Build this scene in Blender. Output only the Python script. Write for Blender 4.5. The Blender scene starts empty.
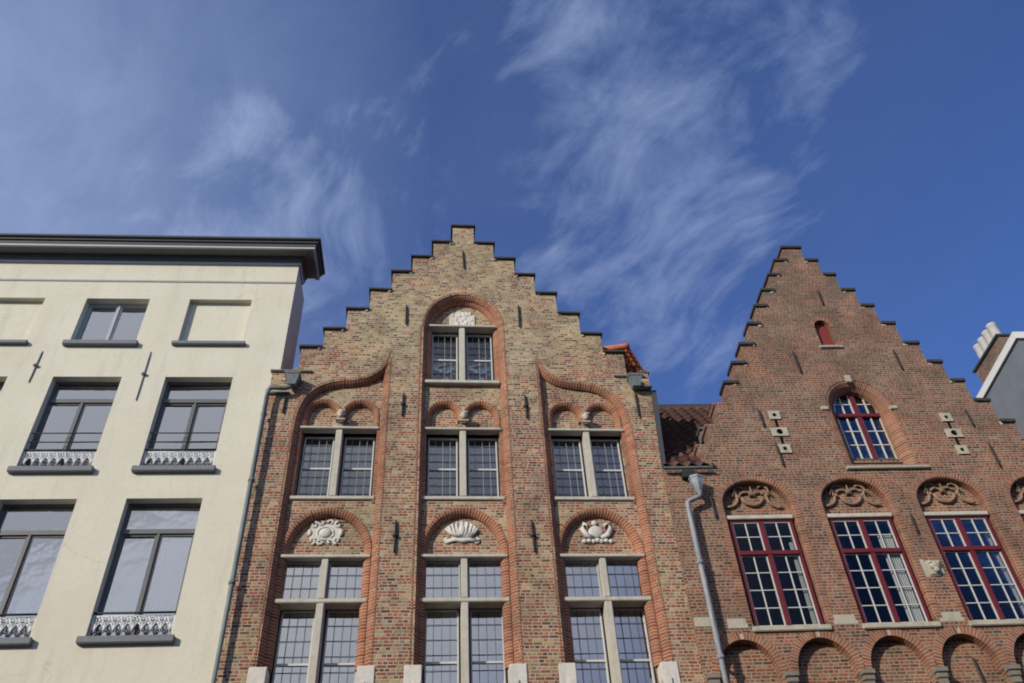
import bpy, bmesh, math, random
from mathutils import Vector, Matrix, noise
random.seed(7)
PI = math.pi
S = bpy.context.scene
C = S.collection
rad = math.radians

# ------------------------------------------------------------------ materials
def newmat(name):
    m = bpy.data.materials.new(name); m.use_nodes = True
    nt = m.node_tree; nt.nodes.clear()
    out = nt.nodes.new('ShaderNodeOutputMaterial'); bs = nt.nodes.new('ShaderNodeBsdfPrincipled')
    nt.links.new(bs.outputs[0], out.inputs[0])
    return m, nt, bs
class NT:
    """small helper to chain nodes"""
    def __init__(s, nt): s.nt = nt
    def n(s, t, **k):
        nd = s.nt.nodes.new(t)
        for a, b in k.items(): setattr(nd, a, b)
        return nd
    def put(s, sock, v):
        if isinstance(v, (int, float)): sock.default_value = v
        elif isinstance(v, tuple): sock.default_value = v if len(v) == len(sock.default_value) else (*v, 1)
        else: s.nt.links.new(v, sock)
    def m(s, op, a, b=0.0, c=0.0, clamp=False):
        nd = s.n('ShaderNodeMath', operation=op, use_clamp=clamp)
        for i, v in enumerate((a, b, c)): s.put(nd.inputs[i], v)
        return nd.outputs[0]
    def mix(s, f, a, b, mode='MIX'):
        nd = s.n('ShaderNodeMix', data_type='RGBA', blend_type=mode)
        s.put(nd.inputs[0], f); s.put(nd.inputs[6], a); s.put(nd.inputs[7], b)
        return nd.outputs[2]
    def noise(s, vec, scale, detail=4, rough=.55, dist=0.0):
        nd = s.n('ShaderNodeTexNoise'); s.put(nd.inputs['Vector'], vec)
        nd.inputs['Scale'].default_value = scale; nd.inputs['Detail'].default_value = detail
        nd.inputs['Roughness'].default_value = rough; nd.inputs['Distortion'].default_value = dist
        return nd.outputs[0]
    def ramp(s, f, stops, interp='LINEAR'):
        nd = s.n('ShaderNodeValToRGB'); cr = nd.color_ramp; cr.interpolation = interp
        while len(cr.elements) < len(stops): cr.elements.new(.5)
        for e, (p, c) in zip(cr.elements, stops):
            e.position = p; e.color = (*c, 1) if len(c) == 3 else c
        s.put(nd.inputs[0], f); return nd.outputs[0]
    def rng(s, v, a, b, c=0.0, d=1.0):
        nd = s.n('ShaderNodeMapRange'); s.put(nd.inputs[0], v)
        for i, q in enumerate((a, b, c, d)): nd.inputs[i+1].default_value = q
        return nd.outputs[0]
    def xyz(s, v):
        nd = s.n('ShaderNodeSeparateXYZ'); s.put(nd.inputs[0], v); return nd.outputs
    def comb(s, x=0.0, y=0.0, z=0.0):
        nd = s.n('ShaderNodeCombineXYZ')
        for i, v in enumerate((x, y, z)): s.put(nd.inputs[i], v)
        return nd.outputs[0]
    def coord(s, k='Object'): return s.n('ShaderNodeTexCoord').outputs[k]
    def bump(s, bs, h, st=.4, d=.01):
        nd = s.n('ShaderNodeBump'); nd.inputs['Strength'].default_value = st; nd.inputs['Distance'].default_value = d
        s.put(nd.inputs['Height'], h); s.nt.links.new(nd.outputs[0], bs.inputs['Normal'])

def brick_mat(name, stops_a, stops_b, mortar, patch, bl=.148, bh=.053, stain=.35, jt=.1, uv=False, zsplit=None, joint=.0135, topdark=None):
    """real courses: every brick draws its own colour; two palettes change over in patches"""
    m, nt, bs = newmat(name); g = NT(nt)
    if uv:
        o = g.xyz(g.coord('UV')); P = g.coord('Object'); u, v = o[1], o[0]
    else:
        P = g.coord('Object'); o = g.xyz(P); u = g.m('ADD', o[0], o[1]); v = o[2]
        wob = g.noise(P, 1.3, 2); v = g.m('ADD', v, g.m('MULTIPLY', g.m('SUBTRACT', wob, .5), .022))
    row = g.m('FLOOR', g.m('DIVIDE', v, bh))
    fv = g.m('FRACT', g.m('DIVIDE', v, bh))
    wr = g.n('ShaderNodeTexWhiteNoise', noise_dimensions='1D'); g.put(wr.inputs['W'], row)
    # alternating header and stretcher rows with an irregular offset
    hdr = g.m('LESS_THAN', g.m('FRACT', g.m('MULTIPLY', row, .5)), .25)
    ln = g.m('ADD', bl, g.m('MULTIPLY', hdr, -bl*.47))
    uu = g.m('DIVIDE', g.m('ADD', u, g.m('MULTIPLY', wr.outputs[0], bl*.9)), ln)
    wj = g.noise(g.comb(g.m('MULTIPLY', u, 2.2), row, 0.0), 1.0, 1)
    uu = g.m('ADD', uu, g.m('MULTIPLY', g.m('SUBTRACT', wj, .5), .35))
    col = g.m('FLOOR', uu); fu = g.m('FRACT', uu)
    if uv: col = 0.0; fu = g.rng(u, 0, .13, .0, 1.)
    wn = g.n('ShaderNodeTexWhiteNoise', noise_dimensions='3D'); g.put(wn.inputs['Vector'], g.comb(col, row, 3.0))
    wn2 = g.n('ShaderNodeTexWhiteNoise', noise_dimensions='3D'); g.put(wn2.inputs['Vector'], g.comb(col, row, 9.0))
    # mortar mask from distance to the edges of the brick, ragged a little
    rag = g.m('MULTIPLY', g.m('SUBTRACT', g.noise(P, 60, 2), .5), .010)
    du = g.m('MULTIPLY', g.m('MINIMUM', fu, g.m('SUBTRACT', 1.0, fu)), ln) if not uv else 1.0
    dv = g.m('MULTIPLY', g.m('MINIMUM', fv, g.m('SUBTRACT', 1.0, fv)), bh)
    d = g.m('ADD', g.m('MINIMUM', du, dv), rag)
    brick = g.rng(d, joint*.35, joint*.75)
    a = g.ramp(wn.outputs[0], stops_a, 'LINEAR'); b = g.ramp(wn.outputs[0], stops_b, 'LINEAR')
    pn = g.noise(P, patch, 3, .6)
    pf = g.rng(pn, .40, .60)
    if zsplit:
        z = g.xyz(P)[2]
        pf = g.m('ADD', g.m('MULTIPLY', pf, .55), g.rng(z, zsplit[0], zsplit[1], .55, -.15), clamp=True)
    pf = g.m('GREATER_THAN', pf, wn2.outputs[0])
    base = g.mix(pf, a, b)
    grain = g.noise(P, 90, 3); base = g.mix(.5, base, g.ramp(grain, [(.3, (.62, .62, .62)), (.7, (1.25, 1.22, 1.18))]), 'MULTIPLY')
    mn = g.mix(g.noise(P, 7, 3), mortar, tuple(c*.72 for c in mortar))
    colr = g.mix(brick, mn, base)
    # patches fired or repointed darker and lighter, and grime with shapes of its own
    big = g.noise(P, 1.25, 6, .68, .3)
    colr = g.mix(.85, colr, g.ramp(big, [(.32, (.54, .52, .50)), (.5, (.92, .91, .90)), (.68, (1.18, 1.16, 1.10))]), 'MULTIPLY')
    st = g.rng(g.noise(P, .9, 5, .62, .4), .52, .75, 0, stain)
    colr = g.mix(st, colr, (.13, .115, .095))
    li = g.rng(g.noise(g.comb(g.m('MULTIPLY', g.xyz(P)[0], 1.0), g.xyz(P)[1], g.m('MULTIPLY', g.xyz(P)[2], 2.2)), 1.7, 6, .7), .62, .76, 0, .30)
    colr = g.mix(li, colr, (.50, .45, .37))
    if topdark:   # soot and lichen collect on the exposed top of the gable, in patches
        tz = g.m('MULTIPLY', g.rng(g.xyz(P)[2], topdark[0], topdark[1], .12, .75), g.rng(g.noise(P, 2.1, 5, .65), .35, .62))
        colr = g.mix(tz, colr, (.105, .08, .065))
    nt.links.new(colr, bs.inputs['Base Color'])
    bs.inputs['Roughness'].default_value = .93
    bs.inputs['Specular IOR Level'].default_value = .2
    g.bump(bs, g.m('ADD', brick, g.m('MULTIPLY', grain, .35)), .55, .008)
    return m

def plain(name, c, rough=.6, var=.15, scale=8, metal=0.0, bump=.15, spec=.35, dirt=0.0):
    m, nt, bs = newmat(name); g = NT(nt); P = g.coord('Object')
    n = g.noise(P, scale, 5, .6)
    col = g.mix(n, tuple(v*(1-var) for v in c), tuple(min(1, v*(1+var)) for v in c))
    if dirt:
        x, y, z = g.xyz(P)
        d = g.noise(g.comb(g.m('MULTIPLY', x, 2.4), y, g.m('MULTIPLY', z, .7)), 2.2, 6, .65)
        col = g.mix(g.rng(d, .5, .75, 0, dirt), col, (.12, .11, .095))
    nt.links.new(col, bs.inputs['Base Color']); bs.inputs['Roughness'].default_value = rough
    bs.inputs['Metallic'].default_value = metal; bs.inputs['Specular IOR Level'].default_value = spec
    if bump: g.bump(bs, g.noise(P, scale*6, 4), bump, .01)
    return m

YEL = [(0, (.34, .24, .115)), (.2, (.43, .33, .17)), (.4, (.20, .135, .07)), (.55, (.47, .37, .20)), (.7, (.31, .15, .08)), (.82, (.085, .062, .05)), (.9, (.38, .275, .145)), (1, (.50, .40, .25))]
RED = [(0, (.29, .082, .045)), (.18, (.37, .125, .065)), (.35, (.20, .055, .036)), (.5, (.36, .26, .14)), (.62, (.30, .092, .05)), (.74, (.075, .042, .038)), (.88, (.34, .15, .085)), (1, (.42, .32, .18))]
RR1 = [(0, (.26, .078, .040)), (.2, (.31, .112, .058)), (.4, (.165, .052, .034)), (.58, (.33, .14, .075)), (.72, (.21, .085, .052)), (.85, (.055, .034, .030)), (1, (.37, .195, .115))]
RR2 = [(0, (.25, .092, .05)), (.25, (.13, .054, .038)), (.5, (.29, .125, .073)), (.7, (.19, .105, .066)), (.85, (.085, .052, .042)), (1, (.34, .205, .13))]
ORG = [(0, (.29, .085, .040)), (.3, (.36, .125, .06)), (.55, (.215, .06, .034)), (.75, (.38, .155, .078)), (1, (.26, .09, .048))]
ORD = [(0, (.26, .094, .050)), (.3, (.33, .13, .07)), (.55, (.19, .07, .042)), (.75, (.34, .16, .09)), (1, (.25, .115, .068))]
M = {}
M['brick_mid'] = brick_mat('yellow and red brick', YEL, RED, (.47, .42, .33), .55, zsplit=(11.5, 14.2), stain=.30)
M['brick_midred'] = brick_mat('red panel brick', RED, YEL, (.47, .42, .33), .9, stain=.25)
M['brick_red'] = brick_mat('red brick', RR1, RR2, (.38, .31, .235), .6, stain=.28, topdark=(10.5, 15.5))
M['vou_org'] = brick_mat('orange arch brick', ORG, ORG, (.46, .39, .30), 2.0, uv=True, stain=.45, bh=.052, joint=.011)
M['vou_red'] = brick_mat('weathered arch brick', ORD, ORD, (.42, .35, .28), 2.0, uv=True, stain=.55, bh=.052, joint=.011)
M['stone'] = plain('pale limestone', (.47, .44, .37), .85, .25, 9, bump=.3, dirt=.35)
M['relief'] = plain('painted carved stone', (.62, .59, .53), .85, .2, 22, bump=.7, dirt=.4)
M['oldlight'] = plain('pale worn stone', (.50, .46, .38), .9, .2, 12, bump=.3, dirt=.35)
M['oldstone'] = plain('old sandstone', (.40, .37, .29), .9, .3, 9, bump=.4, dirt=.5)
M['dirtystone'] = plain('sooty stone', (.20, .18, .145), .9, .3, 9, bump=.4, dirt=.5)
M['void'] = plain('painted hole black', (.006, .006, .006), 1, 0, 1, bump=0, spec=0)  # near-black paint standing in for the shade inside vent openings
M['terra'] = plain('carved brick tracery', (.27, .18, .12), .9, .3, 12, bump=.5, dirt=.4)
M['iron'] = plain('wrought iron', (.022, .021, .022), .6, .3, 20, bump=.3)
M['coping'] = plain('dark slate coping', (.045, .040, .038), .8, .35, 7, bump=.4)
M['zinc'] = plain('weathered zinc', (.15, .18, .19), .55, .25, 5, metal=0, bump=.05)
M['lead'] = plain('dark lead', (.06, .065, .075), .6, .25, 6, bump=.1)
M['greypaint'] = plain('grey painted wood', (.10, .105, .115), .5, .12, 4, bump=.05)
M['greymid'] = plain('mid grey painted wood', (.17, .175, .18), .5, .12, 4, bump=.05)
M['greylight'] = plain('light grey painted moulding', (.42, .43, .44), .5, .1, 4, bump=.03)
M['bluestone'] = plain('bluestone sill', (.16, .17, .19), .7, .2, 12, bump=.15)
M['frame_dark'] = plain('taupe window paint', (.115, .118, .118), .45, .1, 5, bump=.03)
M['frame_grey'] = plain('pale grey window paint', (.36, .38, .39), .45, .1, 5, bump=.03)
M['frame_white'] = plain('chalky white paint', (.52, .52, .50), .55, .1, 10, bump=.05)
M['redpaint'] = plain('oxblood paint', (.13, .015, .019), .42, .22, 9, bump=.08, spec=.4)
M['shutter'] = plain('red shutter paint', (.19, .03, .028), .6, .2, 6, bump=.08)
M['whiteiron'] = plain('white cast iron', (.60, .61, .62), .5, .1, 10, bump=.05)
M['pipe_green'] = plain('patinated pipe paint', (.155, .18, .185), .5, .25, 4, bump=.05)
M['pipe_grey'] = plain('galvanised pipe', (.25, .265, .285), .55, .2, 5, metal=0, bump=.05)
M['curtain'] = plain('cream curtain', (.80, .78, .71), .9, .08, 3, bump=.05)
M['room'] = plain('dim room wall', (.045, .042, .04), .9, .2, 1, bump=0)
M['leadcame'] = plain('lead came', (.07, .07, .075), .5, .2, 8, bump=0)
M['camelight'] = plain('weathered came', (.30, .31, .33), .5, .2, 8, bump=0)
M['cametone'] = plain('dull came', (.17, .175, .19), .5, .2, 8, bump=0)
M['slate'] = plain('slate grey cladding', (.16, .175, .195), .6, .25, 3, bump=.08)
M['fascia'] = plain('white fascia paint', (.66, .66, .61), .5, .05, 5, bump=.02)
M['pot'] = plain('cream clay', (.42, .41, .38), .8, .15, 8, bump=.1, dirt=.15)
M['asphalt'] = plain('asphalt', (.05, .05, .052), .9, .3, 30, bump=.3)
M['paving'] = plain('stone paving', (.26, .25, .23), .85, .2, 6, bump=.2)
M['wood'] = plain('dark door paint', (.05, .06, .05), .5, .2, 5, bump=.05)
M['caulk'] = plain('grey string line', (.30, .30, .29), .8, .35, 10, bump=.2)

def streak(name, c, sc=3.0):
    m, nt, bs = newmat(name); g = NT(nt); P = g.coord('Object'); x, y, z = g.xyz(P)
    a = g.noise(g.comb(g.m('MULTIPLY', x, 9.0), g.m('MULTIPLY', y, 9.0), g.m('MULTIPLY', z, .9)), sc, 6, .7); b = g.noise(P, 3.0, 5, .65)
    col = g.ramp(a, [(.3, tuple(v*.55 for v in c)), (.5, c), (.75, tuple(min(1, v*1.6) for v in c))])
    col = g.mix(g.rng(b, .5, .72, 0, .45), col, (.13, .12, .10))
    nt.links.new(col, bs.inputs['Base Color']); bs.inputs['Roughness'].default_value = .62; bs.inputs['Metallic'].default_value = .0
    g.bump(bs, g.noise(P, 7, 3), .25, .02); return m
M['pipe_green'] = streak('patinated pipe paint', (.135, .165, .17)); M['pipe_grey'] = streak('galvanised pipe', (.23, .245, .265)); M['zinc'] = streak('weathered zinc', (.13, .155, .16))
def stucco():
    m, nt, bs = newmat('cream stucco'); g = NT(nt); P = g.coord('Object')
    x, y, z = g.xyz(P)
    n = g.noise(P, .7, 5, .6); f = g.noise(P, 14, 4, .6)
    col = g.ramp(n, [(.3, (.60, .565, .45)), (.7, (.665, .635, .52))])
    col = g.mix(g.rng(f, .35, .7, 0, .35), col, (.50, .48, .40))
    run = g.noise(g.comb(g.m('MULTIPLY', x, 3.2), y, g.m('MULTIPLY', z, .35)), 1.4, 6, .7)
    col = g.mix(g.rng(run, .52, .78, 0, .45), col, (.40, .375, .31))
    ptc = g.rng(g.noise(P, .55, 2, .4, .8), .56, .60, 0, .22); col = g.mix(ptc, col, (.57, .525, .43))
    # hairline repaired cracks
    vor = g.n('ShaderNodeTexVoronoi', feature='DISTANCE_TO_EDGE'); vor.inputs['Scale'].default_value = .42
    nn = g.n('ShaderNodeTexNoise'); nn.inputs['Scale'].default_value = 2.5; nn.inputs['Detail'].default_value = 5
    g.put(nn.inputs['Vector'], P)
    va = g.n('ShaderNodeVectorMath', operation='MULTIPLY_ADD'); g.put(va.inputs[0], nn.outputs[1]); va.inputs[1].default_value = (.5, .5, .5); g.put(va.inputs[2], P)
    g.put(vor.inputs['Vector'], va.outputs[0])
    ck = g.rng(vor.outputs['Distance'], 0.0, .006, .35, 0.0)
    ck = g.m('MULTIPLY', ck, g.rng(g.noise(P, .5, 2), .5, .6))
    col = g.mix(ck, col, (.36, .34, .28))
    nt.links.new(col, bs.inputs['Base Color']); bs.inputs['Roughness'].default_value = .9
    bs.inputs['Specular IOR Level'].default_value = .2
    g.bump(bs, g.m('ADD', g.noise(P, 40, 4), g.m('MULTIPLY', g.noise(P, 2.5, 3), 2.0)), .25, .012)
    return m
M['stucco'] = stucco()

def tile_mat(name, a, b, d):
    m, nt, bs = newmat(name); g = NT(nt); uv = g.xyz(g.coord('UV')); P = g.coord('Object')
    wn = g.n('ShaderNodeTexWhiteNoise', noise_dimensions='2D')
    g.put(wn.inputs['Vector'], g.comb(g.m('FLOOR', uv[0]), g.m('FLOOR', uv[1]), 0.0))
    col = g.ramp(wn.outputs[0], [(0, a), (.5, b), (.85, a), (1, d)])
    col = g.mix(g.rng(g.noise(P, 6, 4), .4, .8, 0, .5), col, (.06, .045, .035))
    nt.links.new(col, bs.inputs['Base Color']); bs.inputs['Roughness'].default_value = .75
    g.bump(bs, g.noise(P, 60, 3), .3, .006)
    return m
M['tile_dark'] = tile_mat('shade-darkened red pantile', (.09, .032, .023), (.055, .023, .019), (.125, .048, .026))  # shade cast by the middle gable is darkened into these tile tones
M['tile_orange'] = tile_mat('orange pantile', (.52, .15, .06), (.44, .12, .055), (.58, .22, .10))

def glass(name, tint, gain, rough=.02, gc=(.92, .95, 1)):
    m = bpy.data.materials.new(name); m.use_nodes = True; nt = m.node_tree; nt.nodes.clear(); g = NT(nt)
    out = g.n('ShaderNodeOutputMaterial'); tr = g.n('ShaderNodeBsdfTransparent'); gl = g.n('ShaderNodeBsdfGlossy')
    tr.inputs[0].default_value = (*tint, 1); gl.inputs['Roughness'].default_value = rough
    gl.inputs[0].default_value = (*gc, 1)
    fr = g.n('ShaderNodeFresnel'); fr.inputs[0].default_value = 1.52
    P = g.coord('Object')
    bp = g.n('ShaderNodeBump'); bp.inputs['Strength'].default_value = .12; bp.inputs['Distance'].default_value = .02
    g.put(bp.inputs['Height'], g.noise(P, 3.0, 2)); nt.links.new(bp.outputs[0], gl.inputs['Normal'])
    mx = g.n('ShaderNodeMixShader')
    g.put(mx.inputs[0], g.m('MULTIPLY', fr.outputs[0], gain, clamp=True))
    nt.links.new(tr.outputs[0], mx.inputs[1]); nt.links.new(gl.outputs[0], mx.inputs[2]); nt.links.new(mx.outputs[0], out.inputs[0])
    return m
M['glass_coated'] = glass('coated double glazing', (.70, .72, .74), 7.5, .02, (.94, .96, 1))
M['glass_leaded'] = glass('old leaded glass', (.70, .72, .73), 7.5, .04, (.98, .97, .95))
M['glass_dark'] = glass('plain window glass', (.82, .84, .85), .32)
M['glass_upper'] = glass('old dark glass', (.70, .72, .74), 1.9, .03)

# ------------------------------------------------------------------ mesh helpers
def glaze(x0, x1, y, z0, z1, mat, parent, tilt=.45):
    w, h = (x1-x0)/2, (z1-z0)/2
    o = MB().box(-w, w, -.002, .002, -h, h).build('pane', mat, parent)
    o.location = ((x0+x1)/2, y, (z0+z1)/2); o.rotation_euler = (rad(random.uniform(-tilt, tilt)*1.6), 0, rad(random.uniform(-tilt, tilt)*2))
    return o
class MB:
    def __init__(s): s.v = []; s.f = []; s.uv = []; s.sm = []
    def add(s, vs, fs, uvs=None, smooth=False):
        o = len(s.v); s.v += [tuple(p) for p in vs]
        for i, f in enumerate(fs):
            s.f.append(tuple(o+k for k in f)); s.uv.append(uvs[i] if uvs else None); s.sm.append(smooth)
    def box(s, x0, x1, y0, y1, z0, z1, bev=0.0):
        if bev:
            bm = bmesh.new(); bmesh.ops.create_cube(bm, size=1)
            for v in bm.verts:
                v.co = Vector((x0+(v.co.x+.5)*(x1-x0), y0+(v.co.y+.5)*(y1-y0), z0+(v.co.z+.5)*(z1-z0)))
            bmesh.ops.bevel(bm, geom=list(bm.edges), offset=bev, segments=2, affect='EDGES')
            bm.verts.index_update()
            s.add([v.co[:] for v in bm.verts], [[v.index for v in f.verts] for f in bm.faces]); bm.free(); return s
        vs = [(x, y, z) for x in (x0, x1) for y in (y0, y1) for z in (z0, z1)]
        s.add(vs, [(0, 1, 3, 2), (4, 6, 7, 5), (0, 4, 5, 1), (2, 3, 7, 6), (0, 2, 6, 4), (1, 5, 7, 3)]); return s
    def tube(s, pts, r, n=10, caps=True):
        pts = [Vector(p) for p in pts]; rs = r if isinstance(r, (list, tuple)) else [r]*len(pts)
        vs = []; up = None
        for i, p in enumerate(pts):
            t = (pts[min(i+1, len(pts)-1)]-pts[max(i-1, 0)]).normalized()
            if up is None: up = Vector((0, 0, 1)) if abs(t.z) < .9 else Vector((0, 1, 0))
            a = t.cross(up).normalized(); b = t.cross(a).normalized(); up = -b if False else up
            for k in range(n):
                w = 2*PI*k/n; vs.append(p+a*math.cos(w)*rs[i]+b*math.sin(w)*rs[i])
        fs = [(i*n+k, i*n+(k+1) % n, (i+1)*n+(k+1) % n, (i+1)*n+k) for i in range(len(pts)-1) for k in range(n)]
        if caps: fs += [tuple(range(n))[::-1], tuple((len(pts)-1)*n+k for k in range(n))]
        s.add(vs, fs, smooth=True); return s
    def ell(s, c, r, seg=12, rings=8, rot=0.0):
        vs = []; fs = []
        for i in range(rings+1):
            th = PI*i/rings
            for k in range(seg):
                ph = 2*PI*k/seg
                x, y, z = r[0]*math.sin(th)*math.cos(ph), r[1]*math.sin(th)*math.sin(ph), r[2]*math.cos(th)
                x, z = x*math.cos(rot)-z*math.sin(rot), x*math.sin(rot)+z*math.cos(rot)
                vs.append((c[0]+x, c[1]+y, c[2]+z))
        for i in range(rings):
            for k in range(seg): fs.append((i*seg+k, (i+1)*seg+k, (i+1)*seg+(k+1) % seg, i*seg+(k+1) % seg))
        s.add(vs, fs, smooth=True); return s
    def prism(s, poly, y0, y1):
        n = len(poly); vs = [(x, y0, z) for x, z in poly]+[(x, y1, z) for x, z in poly]
        fs = [tuple(range(n))[::-1], tuple(n+k for k in range(n))]+[(k, (k+1) % n, n+(k+1) % n, n+k) for k in range(n)]
        s.add(vs, fs); return s
    def sweep(s, path, prof, closed=False):
        """path: (x, z); prof: (offset across, y). UV: u along the path, v round the profile"""
        pts = [Vector((p[0], p[1])) for p in path]; n = len(pts); k = len(prof)
        vs = []; L = [0.0]
        for i in range(n):
            if i: L.append(L[-1]+(pts[i]-pts[i-1]).length)
            a = pts[i]-pts[i-1] if i > 0 else pts[1]-pts[0]
            b = pts[i+1]-pts[i] if i < n-1 else pts[-1]-pts[-2]
            a.normalize(); b.normalize(); t = (a+b).normalized(); nn = Vector((-t.y, t.x))
            sc = 1/max(.5, math.sqrt(max(.1, (1+a.dot(b))/2)))
            for w, y in prof: vs.append((pts[i].x+nn.x*w*sc, y, pts[i].y+nn.y*w*sc))
        pl = [0.0]
        for j in range(k): q, r = prof[j], prof[(j+1) % k]; pl.append(pl[-1]+math.hypot(q[0]-r[0], q[1]-r[1]))
        fs = []; uv = []
        for i in range(n-1):
            for j in range(k):
                j2 = (j+1) % k
                fs.append((i*k+j, i*k+j2, (i+1)*k+j2, (i+1)*k+j)); uv.append([(L[i], pl[j] % .13), (L[i], pl[j] % .13+pl[j+1]-pl[j]), (L[i+1], pl[j] % .13+pl[j+1]-pl[j]), (L[i+1], pl[j] % .13)])
        fs += [tuple(range(k))[::-1], tuple((n-1)*k+j for j in range(k))]; uv += [None, None]
        s.add(vs, fs, uv); return s
    def build(s, name, mat, parent=None, bevel=0.0):
        me = bpy.data.meshes.new(name); me.from_pydata(s.v, [], s.f)
        if any(u for u in s.uv):
            ul = me.uv_layers.new(name='UVMap'); i = 0
            for f, u in zip(me.polygons, s.uv):
                for q in range(f.loop_total): ul.data[f.loop_start+q].uv = u[q] if u else (0.02, 0.05)
        for f, sm in zip(me.polygons, s.sm): f.use_smooth = sm
        bm = bmesh.new(); bm.from_mesh(me); bmesh.ops.recalc_face_normals(bm, faces=bm.faces); bm.to_mesh(me); bm.free()
        me.materials.append(mat); o = bpy.data.objects.new(name, me); C.objects.link(o)
        if parent: o.parent = parent
        if bevel:
            b = o.modifiers.new('bevel', 'BEVEL'); b.width = bevel; b.segments = 2; b.limit_method = 'ANGLE'
        return o

def panel(name, outer, holes, y0, y1, mat, parent):
    """a slab between two depths with openings cut right through"""
    cu = bpy.data.curves.new(name, 'CURVE'); cu.dimensions = '2D'; cu.fill_mode = 'BOTH'; cu.extrude = (y1-y0)/2
    for poly in [outer]+list(holes):
        sp = cu.splines.new('POLY'); sp.points.add(len(poly)-1)
        for p, (x, z) in zip(sp.points, poly): p.co = (x, z, 0, 1)
        sp.use_cyclic_u = True
    t = bpy.data.objects.new('tmp', cu); C.objects.link(t)
    dg = bpy.context.evaluated_depsgraph_get(); dg.update()
    me = bpy.data.meshes.new_from_object(t.evaluated_get(dg)); bpy.data.objects.remove(t); bpy.data.curves.remove(cu)
    for v in me.vertices: x, a, b = v.co; v.co = (x, (y0+y1)/2-b, a)
    me.name = name; me.materials.clear(); me.materials.append(mat)
    for f in me.polygons: f.use_smooth = False
    bm = bmesh.new(); bm.from_mesh(me); bmesh.ops.remove_doubles(bm, verts=bm.verts, dist=1e-4); bmesh.ops.recalc_face_normals(bm, faces=bm.faces); bm.to_mesh(me); bm.free()
    o = bpy.data.objects.new(name, me); C.objects.link(o); o.parent = parent
    return o

def thing(name, label, cat, loc, rz=0.0, group=None):
    o = bpy.data.objects.new(name, None); C.objects.link(o); o.empty_display_size = .3
    o.location = loc; o.rotation_euler = (0, 0, rz); o['label'] = label; o['category'] = cat
    if group: o['group'] = group
    return o
def lab(o, t): o['label'] = t; return o
def rect(x0, x1, z0, z1): return [(x0, z0), (x1, z0), (x1, z1), (x0, z1)]
def arch(cx, hw, z0, zs, rise, n=20):
    return [(cx-hw, z0), (cx+hw, z0)]+[(cx+hw*math.cos(PI*k/n), zs+rise*math.sin(PI*k/n)) for k in range(n+1)]
def archpath(cx, hw, z0, zs, rise, n=24):
    p = [(cx-hw, z0)] if z0 < zs-.02 else []
    p += [(cx-hw*math.cos(PI*k/n), zs+rise*math.sin(PI*k/n)) for k in range(n+1)]
    if z0 < zs-.02: p += [(cx+hw, z0)]
    # subdivide the straight legs so that joints stay straight
    return p
def band(mb, path, w0, w1, y0, y1): return mb.sweep(path, [(w0, y0), (w1, y0), (w1, y1), (w0, y1)])
def smooth_poly(p, n=5):
    """Catmull-Rom through the points"""
    q = []
    for i in range(len(p)-1):
        a, b, c, d = p[max(i-1, 0)], p[i], p[i+1], p[min(i+2, len(p)-1)]
        for k in range(n):
            t = k/n
            q.append(tuple(.5*(2*b[j]+(c[j]-a[j])*t+(2*a[j]-5*b[j]+4*c[j]-d[j])*t*t+(3*b[j]-a[j]-3*c[j]+d[j])*t**3) for j in (0, 1)))
    return q+[p[-1]]

def tile_roof(name, mat, parent, o, u, v, nu, nv, tw=.22, th=.27, amp=.028, lap=.03):
    """pantiles: o = lower left corner, u = unit along the eave, v = unit up the slope"""
    o, u, v = Vector(o), Vector(u).normalized(), Vector(v).normalized(); nn = u.cross(v).normalized()
    b = MB(); vs = []; fs = []; uv = []; K = 8
    for j in range(nv):
        for e in (0, 1):
            for i in range(nu*K+1):
                t = (i/K) % 1; h = amp*math.sin(2*PI*t)+.012*math.sin(4*PI*t)
                vs.append(o+u*(i/K*tw)+v*((j+e)*th+(.012 if e else 0))+nn*(h+(lap if not e else 0)))
        r = nu*K+1; s0 = j*2*r
        for i in range(nu*K):
            fs.append((s0+i, s0+i+1, s0+r+i+1, s0+r+i)); q = i//K+.5; uv.append([(q, j+.5)]*4)
            if j: fs.append((s0-r+i, s0-r+i+1, s0+i+1, s0+i)); uv.append([(q, j+.5)]*4)
    b.add(vs, fs, uv, smooth=True)
    ob = b.build(name, mat, parent); 
    m = ob.modifiers.new('solid', 'SOLIDIFY'); m.thickness = .012; m.offset = -1
    return ob

def anchor(parent, x, z0, z1, y=0.0, knob=True, r=.017, mat=None, off=.03):
    b = MB(); n = 6; lean = random.uniform(-.012, .012)
    pts = [(x+lean*(k/n-.5)*2, y-off, z0+(z1-z0)*k/n) for k in range(n+1)]
    b.tube(pts, [r*.6]+[r]*(n-1)+[r*.6], 8)
    if knob:
        zc = z0+(z1-z0)*.52
        b.box(x-.04, x+.04, y-.055, y+.01, zc-.022, zc+.022, .006); b.ell((x, y-.055, zc), (.03, .02, .03), 8, 6)
    return b.build('wall_anchor', mat or M['iron'], parent)

def dab(cop, w, i, left):
    if i == 0: return
    b = MB(); x = w-.03 if left else .03
    for k in range(4): b.ell((x+random.uniform(-.05, .03)*(1 if left else -1), .045+random.uniform(-.01, .02), .0+random.uniform(-.03, .02)), (random.uniform(.02, .04), .02, random.uniform(.012, .028)), 7, 5)
    b.build('mortar_fillet', M['oldlight'], cop)

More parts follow.
